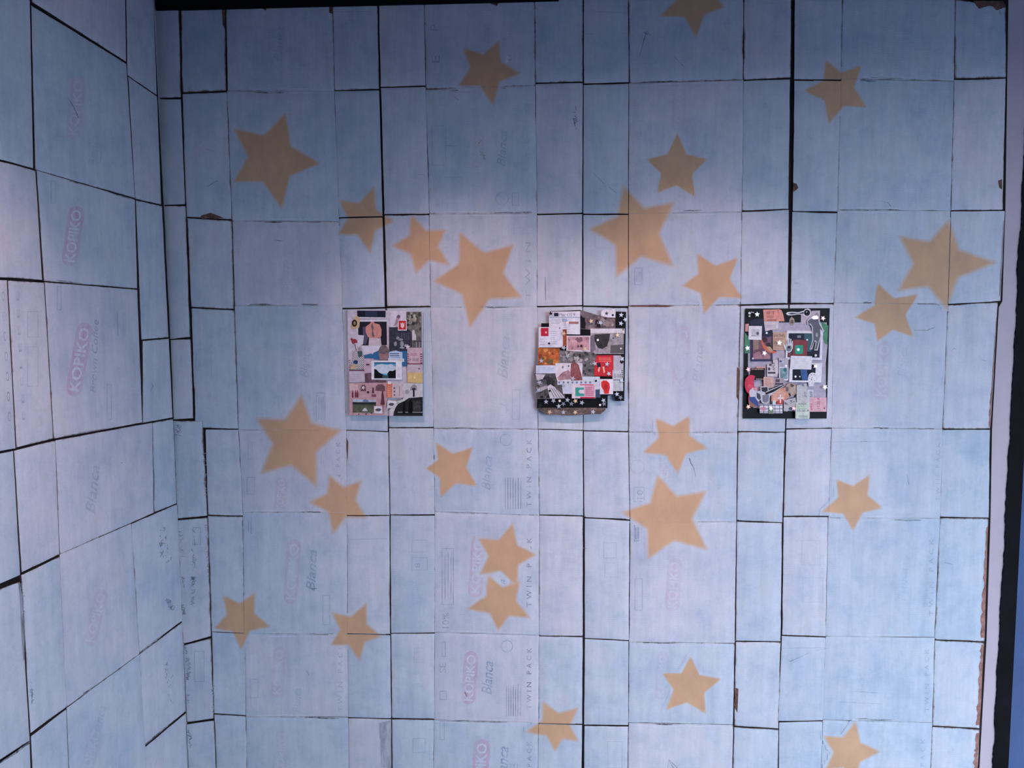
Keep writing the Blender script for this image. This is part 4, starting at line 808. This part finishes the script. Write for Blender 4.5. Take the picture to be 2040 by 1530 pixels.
# --- collage 3: black card
c = Collage(1460, 600, 5.886, 0.0165, 'dense collage of cinema tickets and cut-outs on a black card', (610, 1375))
A = c.rect
for x, y in ((250, 300), (950, 300), (250, 1200), (950, 1200)):
    d = c.d; x0, z0 = BACK.st(c.ox+x/c.k, c.oy+y/c.k, d)
    link('mounting_pad', [BACK.pt(x0+a*.012, z0+b*.012, q) for q in (d-.0004, .0115) for a, b in ((-1, -1), (1, -1), (1, 1), (-1, 1))], [(0, 1, 2, 3), (7, 6, 5, 4), (0, 4, 5, 1), (1, 5, 6, 2), (2, 6, 7, 3), (3, 7, 4, 0)], flat((150, 150, 150)), c.root, c.L)
c.sheet('black_card', [(147, 86), (1137, 82), (1100, 1376), (120, 1376)], (13, 15, 24), thick=.001)
c.sheet('lilac_paper', [(178, 420), (420, 250), (1100, 250), (1110, 520), (1090, 720), (1092, 1290), (700, 1290), (240, 1250), (200, 1120), (178, 740)], (168, 164, 184))
c.sheet('green_paper', [(140, 365), (200, 440), (198, 612), (135, 612)], (78, 132, 108)); c.sheet('green_paper', [(1025, 240), (1062, 252), (1120, 288), (1106, 515), (1072, 490), (1056, 440), (1060, 360)], (78, 132, 108))
c.sheet('pink_scrap', [(146, 268), (186, 264), (186, 355), (144, 356)], (200, 150, 150))
c.sheet('navy_card', [(202, 232), (260, 208), (370, 205), (465, 345), (465, 412), (338, 412), (204, 300)], (38, 44, 68))
tk = c.sheet('ticket', [(530, 90), (570, 105), (592, 160), (607, 236), (535, 238)], (206, 142, 132)); tk = c.sheet('ticket', [(355, 100), (525, 95), (538, 240), (366, 240)], (210, 146, 136)); c.text('IFT', 447, 138, 96, 36, (120, 70, 76), tk); c.lines(395, 172, 505, 188, 2, (150, 90, 92), tk, 7); c.lines(400, 216, 515, 228, 2, (120, 66, 70), tk, 6)
tk = c.sheet('ticket', [(365, 238), (538, 236), (532, 322), (440, 338), (380, 354)], (198, 190, 200)); c.lines(390, 280, 510, 300, 2, (150, 140, 156), tk, 6)
p_ = c.sheet('pale_card', [(800, 152), (915, 150), (925, 112), (1022, 110), (1020, 252), (900, 272), (797, 270)], (178, 172, 186)); c.text('A', 985, 150, 40, 30, (110, 90, 100), p_)
sp = c.sheet('scoop_cutout', [(622, 146), (640, 128), (690, 124), (770, 130), (830, 112), (850, 92), (882, 86), (910, 100), (920, 138), (905, 168), (870, 182), (838, 172), (815, 156), (760, 156), (690, 166), (645, 166)], (206, 208, 216)); c.sheet('picture_detail', [(640, 146), (690, 136), (770, 142), (832, 124), (830, 150), (760, 148), (690, 156)], (70, 72, 84), sp); c.disc('picture_detail', 870, 136, 36, 36, (16, 16, 24), sp); c.disc('picture_detail', 866, 126, 8, 6, (190, 194, 206), sp, 8)
ow = c.sheet('brooch_cutout', [(660, 235), (668, 205), (685, 190), (690, 176), (698, 190), (718, 205), (726, 240), (712, 278), (692, 286), (672, 275)], (150, 140, 132)); c.disc('picture_detail', 694, 240, 18, 24, (100, 90, 88), ow, 10)
p_ = c.sheet('photo_print', [(205, 416), (462, 410), (466, 706), (208, 706)], (50, 54, 84)); c.sheet('picture', [(236, 452), (450, 416), (452, 560), (440, 682), (234, 682)], (116, 84, 100), p_, grain=.25); c.sheet('picture_detail', [(238, 452), (300, 450), (305, 560), (240, 570)], (140, 118, 110), p_); c.disc('picture_detail', 372, 452, 34, 32, (62, 44, 48), p_, 12); c.sheet('picture_detail', [(385, 500), (430, 485), (455, 530), (510, 590), (460, 590), (410, 550)], (56, 40, 46), p_)
c.sheet('picture_detail', [(240, 620), (300, 590), (400, 610), (440, 640), (436, 676), (240, 676)], (160, 120, 132), p_)
c.sheet('orange_cutout', [(325, 450), (345, 455), (365, 510), (410, 550), (470, 580), (522, 598), (470, 612), (410, 596), (355, 545)], (206, 106, 84)); c.sheet('fish_cutout', [(395, 530), (440, 535), (468, 575), (462, 598), (420, 580)], (176, 156, 130))
p_ = c.sheet('stamp_card', [(187, 290), (342, 292), (336, 454), (182, 450)], (214, 214, 224)); c.rect('picture', 216, 326, 310, 412, (186, 186, 198), p_); c.disc('picture_detail', 290, 378, 17, 19, (100, 98, 110), p_, 10); c.rect('printed_line', 214, 404, 270, 411, (120, 120, 134), p_)
tk = A('ticket', 470, 364, 630, 574, (186, 156, 140)); c.text('BARTHEL', 548, 404, 136, 36, (96, 72, 72), tk); c.lines(480, 436, 620, 450, 2, (150, 116, 108), tk, 5); c.text('20', 498, 488, 44, 26, (70, 60, 66), tk); c.lines(480, 525, 600, 550, 2, (150, 116, 108), tk, 5)
p_ = c.sheet('photo_print', [(632, 345), (1056, 350), (1046, 692), (615, 684)], (208, 210, 222)); c.sheet('picture', [(656, 376), (1028, 378), (1016, 662), (640, 656)], (26, 32, 52), p_); c.sheet('picture_detail', [(836, 380), (942, 380), (920, 590), (838, 590)], (54, 92, 104), p_); c.sheet('picture_detail', [(705, 450), (878, 456), (870, 642), (698, 640)], (120, 60, 68), p_); c.sheet('picture_detail', [(738, 516), (816, 516), (824, 526), (820, 612), (810, 620), (738, 620), (728, 610), (730, 526)], (44, 150, 126), p_); c.disc('bead', 768, 567, 17, 17, (240, 250, 250), p_, 12, rough=.2); c.rect('picture_detail', 754, 402, 798, 430, (120, 126, 140), p_); c.rect('picture_detail', 645, 600, 690, 656, (110, 64, 72), p_)
hd = c.sheet('hand_cutout', [(586, 490), (600, 500), (622, 532), (628, 500), (628, 446), (640, 440), (646, 490), (654, 432), (666, 434), (668, 490), (676, 440), (688, 444), (686, 492), (694, 462), (702, 468), (702, 550), (684, 590), (655, 604), (625, 585), (600, 545)], (200, 204, 216))
c.sheet('picture_detail', [(628, 535), (645, 520), (685, 520), (692, 550), (678, 580), (650, 592), (630, 575)], (110, 116, 132), hd); c.disc('picture_detail', 658, 542, 14, 14, (20, 22, 32), hd, 10)
for x in (635, 659, 681): c.rect('picture_detail', x, 455, x+5, 510, (60, 64, 80), hd, step=.05)
pl = c.sheet('statue_cutout', [(868, 228), (905, 192), (940, 175), (985, 168), (1010, 195), (1018, 250), (1030, 250), (1046, 300), (1072, 350), (1060, 366), (1030, 345), (1038, 410), (1018, 470), (996, 578), (952, 578), (972, 480), (958, 470), (930, 566), (900, 566), (932, 450), (925, 300), (900, 270), (874, 275)], (186, 188, 200))
c.sheet('picture_detail', [(880, 232), (915, 205), (950, 215), (1000, 205), (1010, 260), (1036, 310), (1054, 350), (1022, 325), (1026, 410), (1008, 465), (984, 566), (962, 566), (984, 472), (962, 455), (918, 556), (910, 552), (944, 450), (938, 300), (910, 262), (884, 265)], (92, 94, 108), pl); c.disc('picture_detail', 968, 192, 36, 20, (236, 232, 236), pl, 10, rough=.2, metal=.4); c.disc('picture_detail', 985, 395, 16, 26, (140, 142, 154), pl, 9)
p_ = A('note_paper', 540, 668, 645, 775, (176, 174, 192)); c.disc('printed_mark', 560, 705, 14, 14, (60, 80, 130), p_, 9); c.lines(550, 735, 600, 760, 3, (120, 110, 140), p_, 4)
p_ = c.sheet('newsprint', [(400, 742), (470, 735), (470, 690), (530, 690), (534, 830), (520, 884), (400, 884)], (196, 188, 196)); c.text('APEX', 478, 765, 100, 30, (40, 40, 56), p_, 90); c.rect('printed_mark', 410, 830, 500, 850, (50, 48, 60), p_); c.disc('printed_mark', 425, 795, 16, 20, (70, 66, 80), p_, 8); c.rect('printed_mark', 425, 735, 455, 760, (90, 80, 96), p_)
fm = c.sheet('film_negative', [(213, 785), (376, 785), (370, 926), (268, 926), (213, 870)], (16, 14, 18))
for k in range(8): c.rect('sprocket_hole', 222+k*18, 792, 232+k*18, 804, (206, 170, 166), fm, step=.03)
for k in range(5): c.rect('sprocket_hole', 276+k*18, 908, 286+k*18, 920, (206, 180, 176), fm, step=.03)
c.rect('pink_strip', 275, 768, 385, 784, (206, 156, 146))
p_ = A('small_photo', 540, 772, 652, 928, (206, 206, 216)); A('picture', 552, 784, 642, 910, (120, 150, 160), p_, grain=.3, gs=140); c.disc('picture_detail', 612, 805, 18, 26, (60, 110, 120), p_, 10); c.disc('bead', 625, 760, 13, 13, (226, 226, 236), None, 10)
p_ = c.sheet('instant_photo', [(664, 792), (925, 796), (925, 728), (1046, 728), (1036, 953), (660, 947)], (212, 216, 228)); c.sheet('picture', [(700, 800), (970, 790), (966, 880), (880, 930), (698, 928)], (12, 18, 36), p_); c.sheet('picture_detail', [(792, 806), (872, 804), (880, 925), (812, 926)], (58, 90, 146), p_, grain=.25); c.sheet('picture_detail', [(918, 742), (972, 742), (968, 862), (925, 850)], (28, 36, 58), p_); c.disc('bead', 735, 884, 13, 13, (236, 240, 246), p_, 9); c.disc('bead', 785, 884, 9, 9, (200, 206, 216), p_, 8)
p_ = c.sheet('note_card', [(680, 640), (930, 646), (920, 802), (668, 796)], (208, 210, 222)); c.lines(700, 665, 905, 775, 6, (176, 180, 196), p_, 3)
bq = c.sheet('bouquet_cutout', [(880, 905), (892, 860), (915, 842), (940, 836), (975, 850), (972, 900), (955, 960), (945, 996), (890, 1000), (884, 950)], (214, 216, 224)); c.blobs(892, 855, 962, 985, 14, ((150, 152, 166), (110, 112, 126), (190, 192, 204)), bq, (6, 12), 17)
p_ = c.sheet('receipt', [(360, 888), (478, 888), (478, 1012), (360, 1012)], (202, 168, 160)); c.lines(372, 905, 465, 995, 7, (150, 110, 110), p_, 4)
p_ = c.sheet('receipt', [(478, 905), (600, 900), (600, 985), (478, 990)], (160, 148, 162)); c.rect('printed_mark', 495, 962, 590, 980, (44, 40, 52), p_); c.rect('printed_mark', 500, 915, 550, 950, (80, 70, 86), p_)
p_ = c.sheet('receipt', [(450, 1030), (640, 1010), (660, 1120), (600, 1180), (450, 1180)], (196, 140, 122)); c.lines(470, 1050, 620, 1160, 7, (226, 190, 178), p_, 6); c.sheet('picture_detail', [(510, 1170), (570, 1150), (606, 1170), (566, 1228), (520, 1210)], (176, 66, 62), p_); c.rect('picture_detail', 525, 1128, 592, 1144, (220, 212, 214), p_); c.rect('picture_detail', 550, 1096, 566, 1196, (220, 212, 214), p_)
an = c.sheet('animal_cutout', [(615, 1030), (632, 980), (660, 962), (700, 962), (740, 985), (800, 1012), (815, 1030), (770, 1044), (740, 1090), (690, 1120), (670, 1080), (625, 1075)], (172, 154, 146), grain=.25); c.disc('picture_detail', 636, 1030, 18, 30, (110, 98, 100), an, 10); c.sheet('picture_detail', [(680, 965), (720, 985), (700, 1010), (672, 995)], (80, 70, 74), an)
gn = c.sheet('gnome_cutout', [(138, 960), (150, 910), (180, 875), (225, 863), (262, 880), (246, 925), (250, 1000), (285, 1020), (268, 1100), (300, 1180), (302, 1222), (250, 1245), (190, 1232), (180, 1140), (190, 1090), (160, 1060), (142, 1010)], (196, 60, 88)); c.sheet('beard', [(196, 1045), (235, 1015), (290, 1015), (280, 1050), (262, 1120), (205, 1125), (192, 1085)], (200, 200, 214), gn); c.disc('face', 262, 1030, 26, 18, (206, 150, 156), gn, 10); c.sheet('blue_coat', [(188, 1122), (262, 1122), (290, 1165), (306, 1225), (280, 1230), (230, 1195), (192, 1160)], (60, 80, 140), gn); c.sheet('boots', [(186, 1160), (235, 1200), (285, 1232), (250, 1246), (190, 1232)], (140, 100, 92), gn); c.disc('picture_detail', 205, 1000, 38, 26, (206, 84, 108), gn, 10)
gt = c.sheet('guitar_cutout', [(268, 1060), (325, 1050), (325, 1000), (412, 998), (420, 1045), (610, 968), (620, 980), (480, 1075), (438, 1110), (425, 1185), (395, 1206), (345, 1196), (320, 1150), (300, 1185), (262, 1130)], (190, 192, 204)); c.sheet('picture_detail', [(278, 1070), (318, 1090), (330, 1140), (306, 1160), (280, 1130)], (70, 74, 92), gt); c.sheet('picture_detail', [(335, 1012), (405, 1008), (410, 1050), (380, 1070), (340, 1055)], (44, 46, 58), gt); c.sheet('picture_detail', [(375, 1078), (610, 974), (614, 980), (470, 1068), (390, 1096)], (22, 22, 30), gt); c.sheet('picture_detail', [(345, 1100), (425, 1092), (420, 1170), (390, 1192), (350, 1180)], (120, 122, 140), gt)
p_ = c.sheet('checked_strip', [(315, 1214), (582, 1210), (582, 1314), (315, 1312)], (206, 206, 218))
for x in (360, 412, 464, 490, 545): c.rect('printed_line', x, 1214, x+7, 1312, (64, 66, 96), p_, step=.03)
for y in (1218, 1258, 1296): c.rect('printed_line', 316, y, 581, y+7, (64, 66, 96), p_, step=.03)
c.rect('printed_square', 330, 1240, 385, 1282, (196, 130, 156), p_); c.rect('printed_square', 420, 1250, 478, 1320, (120, 136, 120), p_); c.rect('small_card', 466, 1168, 506, 1214, (186, 196, 200))
p_ = c.sheet('newsprint', [(598, 1165), (735, 1130), (745, 1225), (655, 1250), (645, 1292), (598, 1290)], (178, 174, 182)); c.blobs(605, 1160, 738, 1215, 10, ((80, 78, 88), (120, 116, 126)), p_, (8, 18), 21)
tk = c.sheet('ticket', [(748, 985), (866, 965), (868, 1120), (900, 1190), (748, 1200)], (182, 186, 190)); c.text('20', 845, 1095, 60, 26, (80, 84, 96), tk, 90); c.disc('printed_mark', 820, 985, 15, 15, (110, 130, 160), tk, 9); c.lines(760, 1020, 800, 1150, 5, (140, 142, 150), tk, 4)
tk = A('ticket', 872, 1038, 946, 1190, (186, 192, 204)); c.text('APEX', 917, 1108, 104, 32, (50, 56, 72), tk, -90)
tk = A('ticket', 898, 1128, 1098, 1296, (206, 168, 180)); c.text('10.00 A', 1003, 1195, 130, 34, (160, 64, 84), tk, 90); c.text('APEX', 922, 1240, 90, 30, (170, 70, 84), tk, 90); c.disc('printed_mark', 1072, 1256, 10, 10, (130, 80, 100), tk, 8)
tk = c.sheet('ticket', [(738, 1190), (898, 1188), (902, 1366), (892, 1377), (742, 1377), (732, 1366)], (190, 202, 196)); c.text('APEX', 815, 1206, 100, 26, (70, 76, 84), tk); c.text('10.00 A', 826, 1283, 140, 28, (66, 72, 82), tk); c.lines(755, 1232, 885, 1252, 2, (130, 170, 130), tk, 6); c.lines(770, 1344, 880, 1356, 2, (120, 128, 130), tk, 5)
for i, (x, y, col_) in enumerate(((285, 155, SIL), (1058, 200, (206, 160, 166)), (172, 550, SIL), (372, 608, (230, 210, 216)), (180, 800, (206, 150, 156)), (970, 762, (206, 186, 176)), (182, 1238, (216, 170, 146)), (715, 1255, (206, 160, 166)), (1082, 1008, (240, 240, 246)), (545, 488, (244, 244, 248)), (448, 1258, (206, 200, 186)))):
    c.star('confetti_star', x, y, 31, col_, None, (i*.5) % 1.1, step=.15, rough=.3, metal=.4, grain=.05)
for x, y, r in ((196, 140, 15), (222, 130, 7), (240, 134, 6), (196, 175, 11), (397, 373, 13), (972, 636, 15), (872, 454, 11), (236, 672, 11)): c.disc('bead', x, y, r, r, (206, 210, 220), None, 10, step=.1, thick=.0012, rough=.25)
